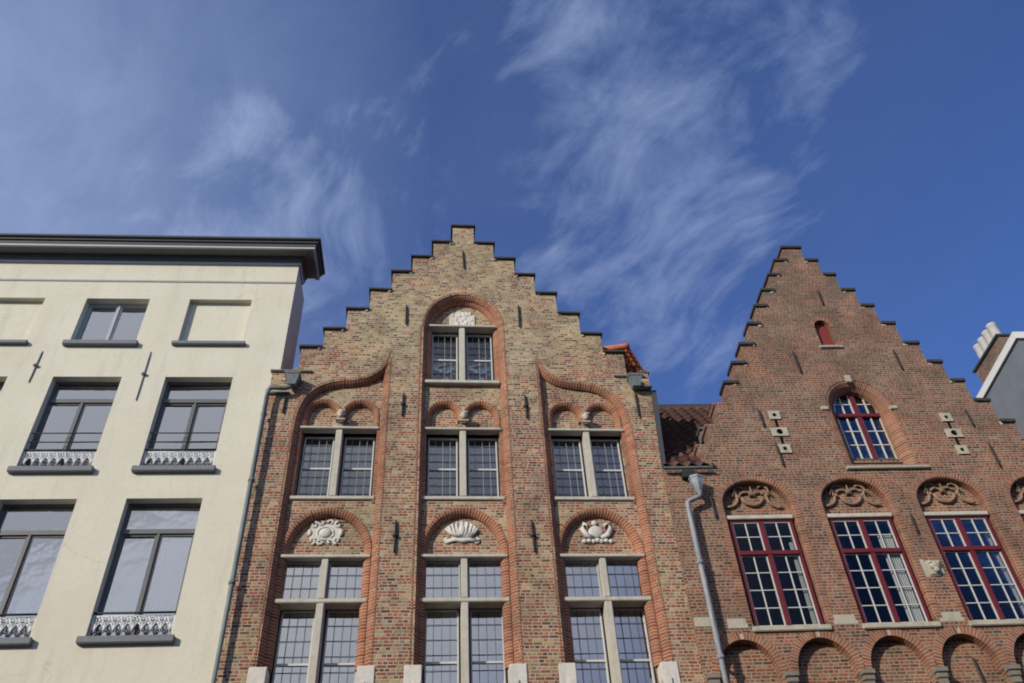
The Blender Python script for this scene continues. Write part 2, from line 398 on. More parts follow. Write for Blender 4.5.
# ------------------------------------------------------------------ CREAM HOUSE
def cream_house():
    H = thing('townhouse', 'cream stuccoed house with grey cornice and white lace window guards, at the left', 'house', (-3.08, 12.5, 0))
    ox = 3.08                                  # local x = world x + 3.08
    XR, XL = 0.0, -9.6
    cols = [-10.49+ox, -8.48+ox, -6.475+ox, -4.49+ox]; hw = .605
    rows = [(13.45, 14.66), (10.56, 12.6), (7.575, 9.965), (4.4, 6.85), (.9, 3.5)]
    SHF = (0, -.03, -.075, -.09, -.1)
    holes = [rect(c+SHF[i]-hw, c+SHF[i]+hw, a, b) for c in cols for i, (a, b) in enumerate(rows)]
    panel('wall', rect(XL, XR, 0, 15.73), holes, 0, .30, M['stucco'], H)
    MB().box(XR-.70, XR-.004, .30, 1.0, 0, 15.71).box(XL, XR-.75, .9+4, 9, 0, 15.2).box(XL, XR-.76, .9, 5, 15.0, 15.2).box(XR-.9, XR-.76, .3, 5, 0, 15.0).box(XL, XL+.2, .3, 5, 0, 15.0).build('side_wall', M['stucco'], H)
    room = MB()
    for a, b in rows: room.box(XL+.3, XR-.95, 1.6, 1.65, a-.4, b+.4).box(XL+.3, XR-.95, .32, 1.6, b+.35, b+.4).box(XL+.3, XR-.95, .32, 1.6, a-.45, a-.4)
    room.build('room', M['room'], H)
    # moulded string
    MB().box(XL, XR+.008, -.014, .0, 15.145, 15.19).build('string_course', M['caulk'], H)
    # cornice, profile (outward, z) swept round the corner
    def corn(prof, mat, name):
        b = MB(); vs = []
        path = [((XL, 0), (-.02, -1)), ((XR, 0), (1, -1)), ((XR, .54), (1, 0))]
        for (px, py), (nx, ny) in path:
            for o, z in prof: vs.append((px+nx*o, py+ny*o, z))
        k = len(prof); fs = []
        for i in range(2):
            for j in range(k): fs.append((i*k+j, i*k+(j+1) % k, (i+1)*k+(j+1) % k, (i+1)*k+j))
        fs += [tuple(range(k)), tuple(2*k+j for j in range(k))[::-1]]
        b.add(vs, fs); return b.build(name, mat, H)
    cn = corn([(-.02, 15.690), (.03, 15.690), (.045, 15.735), (.03, 15.747), (-.02, 15.747)], M['greylight'], 'moulding')
    corn([(-.02, 15.748), (.06, 15.748), (.065, 15.835), (.085, 15.840), (.09, 15.890), (-.02, 15.890)], M['greypaint'], 'frieze')
    corn([(-.02, 15.891), (.14, 15.891), (.20, 15.903), (.25, 15.890), (.28, 15.860), (.32, 15.860), (.32, 16.015), (-.02, 16.015)], M['greymid'], 'cornice')
    corn([(0.305, 15.845), (0.345, 15.845), (0.350, 15.890), (0.321, 15.890), (0.305, 15.859)], M['greylight'], 'cornice_bead')
    corn([(0.322, 15.892), (0.360, 15.892), (0.365, 15.965), (0.400, 15.975), (0.405, 16.020), (0.455, 16.030), (0.455, 16.078), (-.02, 16.085), (-.02, 16.016), (0.322, 16.016)], M['lead'], 'gutter')
    for ci, c0 in enumerate(cols):
        for ri, (z0, z1) in enumerate(rows):
            c = c0+SHF[ri]
            blind = ri == 0 and ci in (1, 3)
            if blind:
                w = MB().box(c-hw-.01, c+hw+.01, .12, .298, z0-.01, z1+.01).build('blind_window', M['stucco'], H)
                MB().box(c-hw-.08, c+hw+.07, -.08, .13, z0-.075, z0+.004, .008).build('sill', M['bluestone'], w)
                continue
            fy = .155; fm = M['frame_grey'] if ri == 0 else M['frame_dark']; f = MB(); t = .042
            f.box(c-hw, c-hw+t, fy, fy+.07, z0, z1).box(c+hw-t, c+hw, fy, fy+.07, z0, z1)
            f.box(c-hw+t, c+hw-t, fy, fy+.07, z1-t, z1).box(c-hw+t, c+hw-t, fy, fy+.07, z0, z0+t)
            zt = z1-t
            if ri:
                zt = z1-(z1-z0)*.222
                f.box(c-hw+t, c+hw-t, fy-.02, fy+.07, zt-.045, zt+.035)
                zt -= .045
            f.box(c-.02, c+.02, fy-.015, fy+.06, z0+t, zt-.001)
            for sx in (-1, 1):
                a, b = (c-hw+t, c-.02) if sx < 0 else (c+.02, c+hw-t)
                q = .034
                f.box(a, a+q, fy+.012, fy+.058, z0+t, zt).box(b-q, b, fy+.012, fy+.058, z0+t, zt).box(a+q, b-q, fy+.012, fy+.058, zt-q, zt).box(a+q, b-q, fy+.012, fy+.058, z0+t, z0+t+q)
            w = f.build('window', fm, H)
            if ri:
                glaze(c-hw+t*.6, c+hw-t*.6, fy+.035, zt+.05, z1-t*.6, M['glass_coated'], w)
            glaze(c-hw+t*.6, c-.01, fy+.035, z0+t*.6, zt, M['glass_coated'], w); glaze(c+.01, c+hw-t*.6, fy+.035, z0+t*.6, zt, M['glass_coated'], w)
            MB().box(c-hw-.08, c+hw+.07, -.09, .20, z0-.10, z0+.003, .008).build('sill', M['bluestone'], w)
            # curtain folds hang inside some rooms
            if ri in (1, 2) and ci == 1 or (ri, ci) == (0, 2):
                MB().box(c-hw+.06, c-.03, fy+.12, fy+.13, zt-.45*(zt-z0), zt-.02).build('blind', M['curtain'], w)
            if ri in (1, 2) and ci in (2, 3):
                cb = MB(); n = 40; x0, x1 = (c+.12, c+hw-.03)
                vs = []
                for k in range(n+1):
                    x = x0+(x1-x0)*k/n; y = fy+.16+.03*math.sin(k*1.05+ri)
                    vs += [(x, y, z0), (x, y, z1-.25)]
                cb.add(vs, [(2*k, 2*k+2, 2*k+3, 2*k+1) for k in range(n)], smooth=True); cb.build('curtain', M['curtain'], w)
            if ri in (1, 2):
                r = MB(); zr = z0+(.43 if ri == 1 else .42)
                r.tube([(c-hw, .06, zr), (c+hw, .06, zr)], .017, 8)
                if ri == 1:
                    r.tube([(c-hw, .06, zr+.17), (c+hw, .06, zr+.17)], .009, 8).tube([(c-hw, .06, zr+.36), (c+hw, .06, zr+.36)], .011, 8)
                r.build('guard_rail', M['iron'], w)
                # cast iron lace: scrolls, rings and pendants
                l = MB(); y = .06; n = 9; p = 2*hw/n
                l.tube([(c-hw, y, zr-.05), (c+hw, y, zr-.05)], .011, 6)
                l.tube([(c-hw, y, z0+.02), (c+hw, y, z0+.02)], .008, 6)
                for k in range(n):
                    xc = c-hw+p*(k+.5)
                    ring = lambda x, z, r_: [(x+r_*math.cos(2*PI*i/10), y, z+r_*math.sin(2*PI*i/10)) for i in range(11)]
                    l.tube(ring(xc, zr-.105, .042), .010, 5, False)
                    l.tube(ring(xc+p/2, zr-.105, .022), .009, 5, False)
                    l.ell((xc, y, zr-.105), (.017, .01, .017), 6, 4)
                    l.tube([(xc-p/2, y, zr-.15), (xc-.03, y, zr-.19), (xc, y, zr-.29), (xc+.03, y, zr-.19), (xc+p/2, y, zr-.15)], .012, 5)
                    l.tube([(xc-p/2, y, zr-.05), (xc-p/4, y, zr-.16), (xc, y, zr-.17), (xc+p/4, y, zr-.16), (xc+p/2, y, zr-.05)], .009, 5)
                    l.tube([(xc, y, zr-.17), (xc, y, zr-.31)], [.016, .006], 5)
                    l.ell((xc, y, zr-.225), (.030, .01, .045), 6, 5)
                for sx in (-1, 1):
                    l.tube([(c+sx*(hw-.02), y, zr-.05), (c+sx*(hw-.02), y, z0)], .014, 6)
                    l.tube([(c+sx*(hw-.03), y, z0+.18), (c+sx*(hw-.12), y, z0+.12), (c+sx*(hw-.05), y, z0+.04)], .011, 5)
                l.build('lace_guard', M['whiteiron'], w)
    am = M['caulk']
    for x, za, zb in ((-7.49, 12.45, 13.22), (-5.52, 12.03, 13.22), (-9.5, 12.2, 13.2)):
        anchor(H, x+ox, za, zb, 0, True, .014, am, .014)
    # downpipe in the corner with the brick house, its elbow coming from the neighbour's hopper
    p = MB()
    p.tube([(-.09, -.10, .2), (-.09, -.10, 9.0), (-.09, -.10, 12.22)], .052, 12)
    for z in (3, 6, 8.3, 9.9, 11.4): p.tube([(-.09, -.10, z-.03), (-.09, -.10, z+.03)], .062, 12)
    return H

# ------------------------------------------------------------------ MIDDLE HOUSE
def leaded_casement(parent, x0, x1, z0, z1, y, nx, nz, frame=M['frame_white'], light=False, midrail=True, casing=True):
    f = MB(); t = .022
    if casing:
        # black rebate, then thin pale casement
        d = MB().box(x0-.035, x0, y-.02, y+.05, z0-.01, z1+.035).box(x1, x1+.035, y-.02, y+.05, z0-.01, z1+.035).box(x0, x1, y-.02, y+.05, z1, z1+.035)
    f.box(x0, x0+t, y-.015, y+.03, z0, z1).box(x1-t, x1, y-.015, y+.03, z0, z1).box(x0+t, x1-t, y-.015, y+.03, z1-t, z1).box(x0+t, x1-t, y-.015, y+.03, z0, z0+t)
    zm = (z0+z1)/2
    if midrail: f.box(x0+t, x1-t, y-.012, y+.028, zm-.016, zm+.016)
    w = f.build('casement', frame, parent)
    gm = M['glass_upper'] if light else M['glass_leaded']
    if midrail:
        glaze(x0+.006, x1-.006, y+.016, z0+.005, zm, gm, parent, .5); glaze(x0+.006, x1-.006, y+.016, zm, z1-.005, gm, parent, .5)
    else: glaze(x0+.006, x1-.006, y+.016, z0+.005, z1-.005, gm, parent, .5)
    l = MB(); r = .0042; lv_ = MB() if light else l
    for k in range(1, nx):
        x = x0+(x1-x0)*k/nx; r = .004; lv_.box(x-r, x+r, y-.002, y+.009, z0+t, z1-t)
    for k in range(1, nz):
        z = z0+(z1-z0)*k/nz
        l.box(x0+t, x1-t, y-.004, y+.007, z-.0022, z+.0022)
    if light: lv_.build('leading', M['camelight'], parent)
    l.build('leading', M['leadcame'] if light else M['leadcame'], parent)
    if casing: d.build('rebate', M['iron'], parent)

def relief(kind, parent, cx, cz, y):
    b = MB(); rnd = random.Random(kind)
    def scroll(x, z, r, a0, turns, w=.022, d=1):
        pts = []; n = 16
        for k in range(n+1):
            t = k/n; a = a0+d*turns*2*PI*t; rr = r*(1-.75*t); pts.append((x+rr*math.cos(a), y-.03, z+rr*math.sin(a)))
        b.tube(pts, [w*(1-.35*k/n) for k in range(n+1)], 7)
    if kind == 0:      # square strapwork cartouche with a central boss
        b.box(cx-.23, cx+.23, y-.022, y, cz-.15, cz+.15, .01)
        b.ell((cx, y-.03, cz-.01), (.095, .07, .085), 14, 8)
        b.tube([(cx+.125*math.cos(a/16*2*PI), y-.03, cz-.01+.112*math.sin(a/16*2*PI)) for a in range(17)], .018, 6)
        for sx in (-1, 1):
            for sz in (-1, 1):
                scroll(cx+sx*.185, cz+sz*.135, .062, PI/2 if sz > 0 else -PI/2, .9, .024, sx*sz)
            scroll(cx+sx*.07, cz+.175, .05, PI, .8, .02, -sx); scroll(cx+sx*.08, cz-.16, .05, 0, .8, .022, sx)
            b.ell((cx+sx*.235, y-.03, cz), (.035, .035, .06), 8, 6)
    elif kind == 1:    # fanned palmette over a scrolled base
        b.ell((cx, y-.02, cz+.0), (.18, .035, .19), 16, 8)
        for k in range(-4, 5):
            a = k*.33
            pts = [(cx+.05*math.sin(a), y-.03, cz-.10), (cx+.20*math.sin(a), y-.07, cz-.02+.02*abs(k)*0), (cx+.235*math.sin(a)*(1.02), y-.05, cz+.13*math.cos(a)+.02), (cx+.21*math.sin(a), y-.02, cz+.20*math.cos(a)+.01)]
            b.tube(pts, [.018, .028, .030, .012], 8)
        b.ell((cx, y-.06, cz+.03), (.055, .05, .09), 10, 8)
        b.tube([(cx-.24, y-.03, cz-.155), (cx-.1, y-.05, cz-.13), (cx, y-.05, cz-.15), (cx+.1, y-.05, cz-.13), (cx+.24, y-.03, cz-.155)], .032, 8)
        for sx in (-1, 1): scroll(cx+sx*.22, cz-.15, .05, PI/2, .9, .024, -sx)
    elif kind == 2:    # shield between two horn shaped scrolls
        b.ell((cx-.01, y-.02, cz), (.12, .07, .11), 14, 8)
        b.ell((cx-.02, y-.04, cz+.15), (.05, .045, .05), 10, 6)
        for sx in (-1, 1):
            pts = [(cx+sx*.06, y-.03, cz-.10), (cx+sx*.17, y-.05, cz-.06), (cx+sx*.235, y-.05, cz+.05), (cx+sx*.20, y-.05, cz+.15), (cx+sx*.13, y-.04, cz+.12), (cx+sx*.15, y-.03, cz+.06)]
            b.tube(pts, [.03, .045, .045, .04, .028, .015], 9)
            for q in range(3): b.ell((cx+sx*(.06+.075*q), y-.03, cz-.165+.01*(q % 2)), (.042, .04, .036), 8, 6)
        b.ell((cx, y-.03, cz-.15), (.05, .045, .04), 8, 6)
    else:              # worn rectangular tablet
        b.box(cx-.19, cx+.19, y-.05, y, cz-.12, cz+.11, .012)
        b.prism([(cx-.13, cz+.10), (cx+.12, cz+.10), (cx+.08, cz+.17), (cx-.08, cz+.17)], y-.045, y)
        for k in range(26):
            b.ell((cx+rnd.uniform(-.155, .155), y-.052, cz+rnd.uniform(-.09, .13)), (rnd.uniform(.015, .035), .016, rnd.uniform(.015, .035)), 7, 5)
    b.v = [(cx+(q[0]-cx)*1.07, y+(q[1]-y)*.62, cz+(q[2]-cz)*1.07) for q in b.v]
    return b.build('relief', M['relief'], parent)

def corbel_head(parent, x, z, y):
    b = MB()
    b.ell((x, y-.06, z), (.062, .07, .085), 14, 10)                 # skull
    b.ell((x, y-.115, z-.005), (.014, .022, .024), 8, 6)            # nose
    b.ell((x, y-.09, z-.055), (.035, .03, .025), 8, 6)              # chin
    b.tube([(x-.045, y-.10, z+.028), (x, y-.125, z+.022), (x+.045, y-.10, z+.028)], .010, 6)   # brow
    for s in (-1, 1):
        b.ell((x+s*.022, y-.112, z+.008), (.009, .008, .006), 6, 5); b.ell((x+s*.064, y-.055, z), (.014, .02, .028), 6, 5)
    b.tube([(x-.02, y-.112, z-.036), (x+.02, y-.112, z-.036)], .005, 5)
    b.ell((x, y-.05, z+.05), (.072, .062, .05), 12, 6)              # curls
    for k in range(5): b.ell((x-.06+.03*k, y-.09, z+.062), (.019, .019, .017), 7, 5)
    b.box(x-.085, x+.085, y-.07, y+.0, z-.125, z-.09, .008)
    return b.build('corbel_head', M['oldlight'], parent)

def mid_house():
    H = thing('gabled_house', 'yellow and red brick house with stepped gable, arched bays and stone-mullioned windows, in the middle', 'house', (-1.48, 12.5, 0), rad(1.05))
    lv = [(.27, 17.13), (.69, 16.575), (1.12, 16.07), (1.52, 15.575), (1.94, 15.01), (2.36, 14.43), (2.755, 13.86), (3.15, 13.37)]
    CX = 1.84; ct = .055
    hs = [a-.04 for a, _ in lv]; zs = [z-ct for _, z in lv]
    XL, XR = -1.73, 5.27
    SH = 12.70
    rt = [(CX+hs[0], zs[0])]; lt = [(CX-hs[0], zs[0])]
    for i in range(1, 8):
        rt += [(CX+hs[i-1], zs[i]), (CX+hs[i], zs[i])]; lt += [(CX-hs[i-1], zs[i]), (CX-hs[i], zs[i])]
    rt += [(CX+hs[-1], SH), (XR, SH)]; lt += [(CX-hs[-1], SH), (XL, SH)]
    rt[-1] = (XR+.09, SH)
    outer = [(XL, 0), (XR, 0), (XR, 10.55), (XR+.085, 12.3)]+rt[::-1]+lt
    bays = (-.40, 1.79, 4.03); BW = .79          # centre line of the rim band
    prof = [(-.845, 13.28), (-.80, 13.04), (-.66, 12.80), (-.44, 12.62), (-.17, 12.54), (.12, 12.50), (.38, 12.41), (.58, 12.24), (.71, 12.0), (.775, 11.7)]
    def ogee(cx, s):
        return [(cx+s*dx, z) for dx, z in smooth_poly(prof, 4)]
    def bay_poly(i):
        cx = bays[i]
        if i == 1: return arch(cx+.015, .772, 4.2, 14.0, .915, 28)
        s = 1 if i == 2 else -1
        q = [(cx+s*max(s*(x-cx), -BW+.002*k), z) for k, (x, z) in enumerate(ogee(cx, s)) if s*(x-cx) > -BW+.004]
        p = [(cx+s*BW, 4.2)]+[(cx+s*BW, 11.4)]+q[::-1]+[(cx-s*BW, 13.10), (cx-s*BW, 4.2)]
        return p
    bp = [bay_poly(i) for i in range(3)]
    gdoor = [rect(.9, 2.1, 0, 2.6), rect(-1.1, .2, .8, 3.0), rect(3.2, 4.7, .8, 3.0)]
    panel('gable_wall', outer, bp+gdoor, 0, .13, M['brick_mid'], H)
    # panel at the back of the bays, pierced by windows and tympana
    W = .665
    holes = []
    for i, cx in enumerate(bays):
        holes.append(arch(cx-.01, .655, 6.0, 9.01, .765, 24))
        holes.append(rect(cx-W, cx+W, 10.03, 11.47))
        for s in (-1, 1): holes.append(arch(cx+s*.335, .285, 11.52, 11.80, .31, 14))
    holes = [h for h in holes]
    holes.append(arch(bays[1]+.02, .655, 12.56, 14.06, .78, 24))
    def jam(i): return bays[i]
    inner = [rect(XL+.02, XR-.02, 3.2, 11.425)]
    panel('bay_panel', [(XL+.02, 3.2), (XR-.02, 3.2), (XR-.02, SH-.05), (CX+2.7, 13.3), (CX+1.1, 15.4), (CX-1.1, 15.4), (CX-2.7, 13.3), (XL+.02, SH-.05)], holes, .132, .235, M['brick_midred'], H)
    # deepest skin: tympanum grounds (window holes only)
    h2 = []
    for i, cx in enumerate(bays):
        h2 += [rect(cx-W+.03, cx+W-.03, 6.02, 8.92), rect(cx-W+.02, cx+W-.02, 10.04, 11.46)]
    h2.append(rect(bays[1]-W+.06, bays[1]+W-.02, 12.58, 14.03))
    panel('tympanum', [(XL+.03, 3.3), (XR-.03, 3.3), (XR-.03, SH-.1), (CX+2.6, 13.2), (CX+1.1, 15.2), (CX-1.1, 15.2), (CX-2.6, 13.2), (XL+.03, SH-.1)], h2, .237, .50, M['brick_mid'], H)
    MB().box(XL, XL+.3, .135, 9, 0, SH-.06).box(XR-.3, XR, .135, 9, 0, SH-.06).box(XL, XR, 9, 9.3, 0, 14).build('side_wall', M['brick_mid'], H)
    rm = MB()
    for a, b in ((5.9, 9.0), (9.8, 11.6), (12.5, 14.1)):
        xa, xb = (XL+.35, XR-.35) if b < 13 else (.9, 2.8)
        rm.box(xa, xb, 1.7, 1.75, a, b).box(xa, xb, .51, 1.7, b, b+.04).box(xa, xb, .51, 1.7, a-.04, a).box(xa-.04, xa, .51, 1.75, a, b).box(xb, xb+.04, .51, 1.75, a, b)
    rm.build('room', M['room'], H)
    # rims of the bays
    def leg(x, z0, z1): n = 12; return [(x, z0+(z1-z0)*k/n) for k in range(n+1)]
    rim = MB(); CH = [(-.075, .131), (-.072, .085), (-.045, .045), (-.005, .008), (.03, -.006), (.05, -.006), (.05, .131)]; CHI = [(-w_, y_) for w_, y_ in CH]
    for i, cx in enumerate(bays):
        if i == 1:
            p = leg(cx-.775, 7.1, 13.9)+[(cx+.02-.765*math.cos(PI*k/30), 14.0+.92*math.sin(PI*k/30)) for k in range(31)]+leg(cx+.79, 7.1, 13.9)[::-1]
            rim.sweep(p, CH)
        else:
            s = 1 if i == 2 else -1
            p = leg(cx+s*BW, 7.1, 11.4)+ogee(cx, s)[::-1]
            rim.sweep(p, CH if s < 0 else CHI)
            rim.sweep(leg(cx-s*BW, 7.1, 13.12), CH if s > 0 else CHI)
    rim.build('bay_rim', M['vou_org'], H)
    # inner order of brick jambs beside each opening, a rounded roll
    jb = MB()
    for i, cx in enumerate(bays):
        top = 8.98
        p = leg(cx-.01-.655, 7.1, 8.9)+[(cx-.01-.655*math.cos(PI*k/24), 9.01+.765*math.sin(PI*k/24)) for k in range(25)]+leg(cx-.01+.655, 7.1, 8.9)[::-1]
        jb.sweep(p, [(-.06, .236), (-.058, .19), (-.035, .15), (.0, .120), (.035, .112), (.06, .112), (.06, .236)])
        for s in (-1, 1):
            q = [(cx+s*.335-.29*math.cos(PI*k/18), 11.80+.315*math.sin(PI*k/18)) for k in range(19)]
            if s < 0: q = [(cx-.335-.29, 11.53)]+q+[(cx-.335+.285, 11.72)]
            else: q = [(cx+.335-.285, 11.72)]+q+[(cx+.335+.29, 11.53)]
            jb.sweep(q, [(-.05, .236), (-.045, .185), (-.02, .14), (.02, .112), (.05, .112), (.05, .236)])
            jb.sweep(leg(cx+s*.695, 9.92, 11.45), [(-.035, .236), (-.035, .112), (.035, .112), (.035, .236)])
    cx = bays[1]+.02
    p = leg(cx-.66, 12.6, 13.9)+[(cx-.655*math.cos(PI*k/26), 14.06+.785*math.sin(PI*k/26)) for k in range(27)]+leg(cx+.66, 12.6, 13.9)[::-1]
    jb.sweep(p, [(-.055, .236), (-.05, .19), (-.025, .15), (.02, .118), (.05, .115), (.05, .236)])
    jb.build('window_arch', M['vou_org'], H)
    # stone blocks where the jambs start
    for cx in bays:
        for s in (-1, 1):
            MB().box(cx+s*.76-.13, cx+s*.76+.13, -.02, .24, 6.72, 7.09, .012).box(cx+s*.70-.07, cx+s*.70+.07, -.05, .12, 6.72, 6.86, .02).build('impost_block', M['relief'], H)
            MB().box(cx+s*.79-.06, cx+s*.79+.06, -.007, .131, 3.3, 6.71).build('bay_rim', M['brick_midred'], H)
    # windows
    for i, cx in enumerate(bays):
        # lower cross window: pale stone cross
        st = MB()
        st.box(cx-.70, cx+.70, .085, .26, 8.81, 8.865, .008)              # lintel
        st.box(cx-W-.03, cx+W+.03, .10, .36, 8.045, 8.115, .01)           # transom
        st.box(cx-.055, cx+.055, .115, .30, 8.116, 8.809, .012).box(cx-.06, cx+.06, .10, .44, 6.3, 8.044, .014)
        st.box(cx-W+.01, cx+W-.01, .24, .46, 8.114, 8.13)
        w = st.build('cross_window', M['stone'], H); w.location.z = .085
        for s in (-1, 1):
            a, b = sorted((cx+s*.055, cx+s*(W-.03)))
            leaded_casement(w, a+.01, b-.01, 8.13, 8.80, .24, 4, 3, M['frame_grey'], False, False, False)
            leaded_casement(w, a+.035, b-.035, 6.35, 8.03, .36, 4, 7, M['frame_white'], False, True, True)
            MB().box(a, b, .45, .47, 6.3, 6.349).build('bottom_rail', M['stone'], w)
        # upper two-light window
        st = MB()
        st.box(cx-.69, cx+.69, .075, .40, 11.385, 11.435, .008)
        st.box(cx-.06, cx+.06, .10, .38, 9.975, 11.384, .014)
        st.box(cx-.70, cx+.70, .09, .46, 9.91, 9.974, .008)
        w = st.build('two_light_window', M['stone'], H); w.location.z = .075
        for s in (-1, 1):
            a, b = sorted((cx+s*.06, cx+s*(W-.015)))
            leaded_casement(w, a+.035, b-.035, 9.99, 11.345, .31, 4, 8, M['frame_white'], True, True, True)
        corbel_head(H, cx+(.02 if i else 0), 11.76, .11)
        relief(i, H, (-.46, 1.76, 4.01)[i], (9.42, 9.42, 9.43)[i], .236)
    cx = bays[1]
    st = MB()
    st.box(cx-.65, cx+.68, .06, .40, 14.045, 14.095, .008).box(cx-.055, cx+.065, .09, .36, 12.605, 14.044, .014).box(cx-.70, cx+.70, .03, .46, 12.53, 12.604, .008)
    w = st.build('two_light_window', M['stone'], H)
    for s in (-1, 1):
        a, b = sorted((cx+.005+s*.06, cx+.005+s*.62))
        leaded_casement(w, a+.03, b-.03, 12.63, 14.0, .28, 4, 8, M['frame_white'], True, True, True)
    rl = relief(3, H, 0, 0, .236); rl.location = (1.80, 0, 14.36); rl.scale = (1.28, 1, 1.38)
    # pale curtains behind the lower glass
    for i, cx in enumerate(bays):
        for (a, b, z0, z1, lb) in ((cx-.60, cx+.60, 8.14, 8.62, 0), (cx+.10, cx+.27, 6.4, 7.95, 1)):
            cb = MB(); n = 60; vs = []
            for k in range(n+1):
                x = a+(b-a)*k/n; y = .56+.018*math.sin(k*1.3+i); vs += [(x, y, z0), (x, y+.02, z1)]
            cb.add(vs, [(2*k, 2*k+2, 2*k+3, 2*k+1) for k in range(n)], smooth=True); cb.build('curtain', M['curtain'], H)
    # copings
    for i, (h, z) in enumerate(lv):
        xs = [(CX-h, CX+h)] if i == 0 else [(CX-h, CX-lv[i-1][0]+.045), (CX+lv[i-1][0]-.045, CX+h)]
        for a, b in xs:
            c = MB().box(0, b-a, 0, .42, 0, ct, .008).build('coping', M['coping'], H)
            dab(c, b-a, i, a < CX-.3); c.location = (a, -.055, z-ct+.001); c.rotation_euler = (random.uniform(-.01, .01), random.uniform(-.012, .012), random.uniform(-.012, .012))
    # solid of the gable behind its face
    back = [(CX+s_, z_) for s_, z_ in []]
    panel('gable_back', [(XL+.32, SH-.9)]+[(XR-.32, SH-.9)]+rt[::-1][1:]+lt[:-1], [arch(bays[1], .85, SH-.5, 13.9, .9)], .51, .60, M['brick_mid'], H)
    panel('gable_core', [(XL+.32, SH-.2)]+[(XR-.32, SH-.2)]+rt[::-1][1:]+lt[:-1], [[(CX+2.65, SH-.12), (CX+2.65, 13.25), (CX+1.15, 15.35), (CX-1.15, 15.35), (CX-2.65, 13.25), (CX-2.65, SH-.12)]], .131, .51, M['brick_mid'], H)
    # shoulders with stone ledges
    for s, xo in ((-1, XL), (1, XR)):
        xi = CX+s*(hs[-1]-.02)
        a, b = sorted((xo+s*.03, xi+s*(-.25)))
        MB().box(a, b, -.05, .5, SH-.01, SH+.035, .01).build('shoulder_stone', M['dirtystone'], H)
        a, b = sorted((xo+s*.04, xi+s*.10))
        if s < 0: MB().box(a, b, -.05, .12, 12.15, 12.20, .01).build('shoulder_stone', M['dirtystone'], H)
    MB().box(4.98, 5.36, -.14, -.02, 12.36, 12.42, .01).box(5.24, 5.36, -.02, .8, 12.36, 12.42, .01).build('gutter', M['zinc'], H)
    MB().prism([(XR+.01, 10.56), (XR+.075, 10.56), (XR+.18, 12.36), (XR+.095, 12.36)], -.03, .45).build('lead_flashing', M['lead'], H)
    # small chimney-like stub on the right shoulder
    MB().box(5.27, 5.42, .18, .50, 12.50, 12.98).box(5.24, 5.46, .15, .54, 12.98, 13.03, .01).build('shoulder_pier', M['brick_mid'], H)
    # rain hoppers
    def hopper(x, z, y=-.13):
        b = MB(); tw, bw, h = .125, .07, .26; vs = []
        for (hw_, zz) in ((tw+.015, z), (tw+.015, z-.04), (tw, z-.045), (bw, z-h)):
            vs += [(x-hw_, y-hw_*.8, zz), (x+hw_, y-hw_*.8, zz), (x+hw_, y+hw_*.8, zz), (x-hw_, y+hw_*.8, zz)]
        fs = [(4*i+k, 4*i+(k+1) % 4, 4*i+4+(k+1) % 4, 4*i+4+k) for i in range(3) for k in range(4)]+[(0, 1, 2, 3), (12, 15, 14, 13)]
        b.add(vs, fs); return b
    hp = hopper(-1.315, 12.52); hp = hp.build('rain_hopper', M['zinc'], H)
    hp2 = hopper(5.05, 12.60).build('rain_hopper', M['zinc'], H)
    p = MB()
    p.tube([(-1.33, -.13, 12.27), (-1.36, -.13, 12.22), (-1.42, -.14, 12.19), (-1.60, -.15, 12.19), (-1.68, -.15, 12.18), (-1.715, -.15, 12.12), (-1.715, -.14, 12.0), (-1.715, -.12, 9), (-1.715, -.12, .2)], .042, 12)
    for z in (3, 6, 8.35, 10.2, 11.6): p.tube([(-1.715, -.12, z-.03), (-1.715, -.12, z+.03)], .054, 12)
    p.build('downpipe', M['pipe_green'], H)
    # iron wall anchors
    for x, a, b, k in ((.70, 11.66, 12.2, 1), (2.945, 11.64, 12.2, 1), (.68, 8.9, 9.5, 1), (2.905, 8.9, 9.5, 1), (1.835, 15.67, 16.25, 0), (.68, 13.97, 14.53, 0), (2.94, 13.97, 14.6, 0), (-1.41, 11.7, 12.1, 0), (5.03, 11.72, 12.3, 0)):
        anchor(H, x, a, b, 0, bool(k), .019)
    # ground floor openings
    for (x0, x1, z0, z1) in ((.9, 2.1, 0, 2.6), (-1.1, .2, .8, 3.0), (3.2, 4.7, .8, 3.0)):
        MB().box(x0, x1, .06, .12, z0, z1).build('door' if z0 == 0 else 'shop_window', M['wood'], H)
    # tiled roof: two slopes behind the gable
    slope = math.atan2(16.3-12.85, 3.25)
    tile_roof('roof', M['tile_orange'], H, (XL+.02, .62, 12.85-.25), (0, 1, 0), (math.cos(slope), 0, math.sin(slope)), 38, 17, lap=.03)
    tile_roof('roof', M['tile_orange'], H, (XR-.02, 8.98, 12.85-.25), (0, -1, 0), (-math.cos(slope), 0, math.sin(slope)), 38, 17, lap=.03)
    # tiled upstand over the last right hand step
    tile_roof('roof_verge', M['tile_orange'], H, (4.93, .26, 12.97), (1, .0, 0), (-.175, .20, .93), 3, 6, .165, .158, .028, .022)
    MB().prism([(4.93, 12.90), (5.40, 12.90), (5.22, 13.86), (4.75, 13.86)], .50, .56).build('roof_verge', M['tile_orange'], H)
    MB().tube([(4.58, .40, 13.77), (5.10, .40, 13.87), (5.20, .40, 13.90)], [.07, .075, .085], 12).build('ridge_tile', M['tile_orange'], H)
    return H

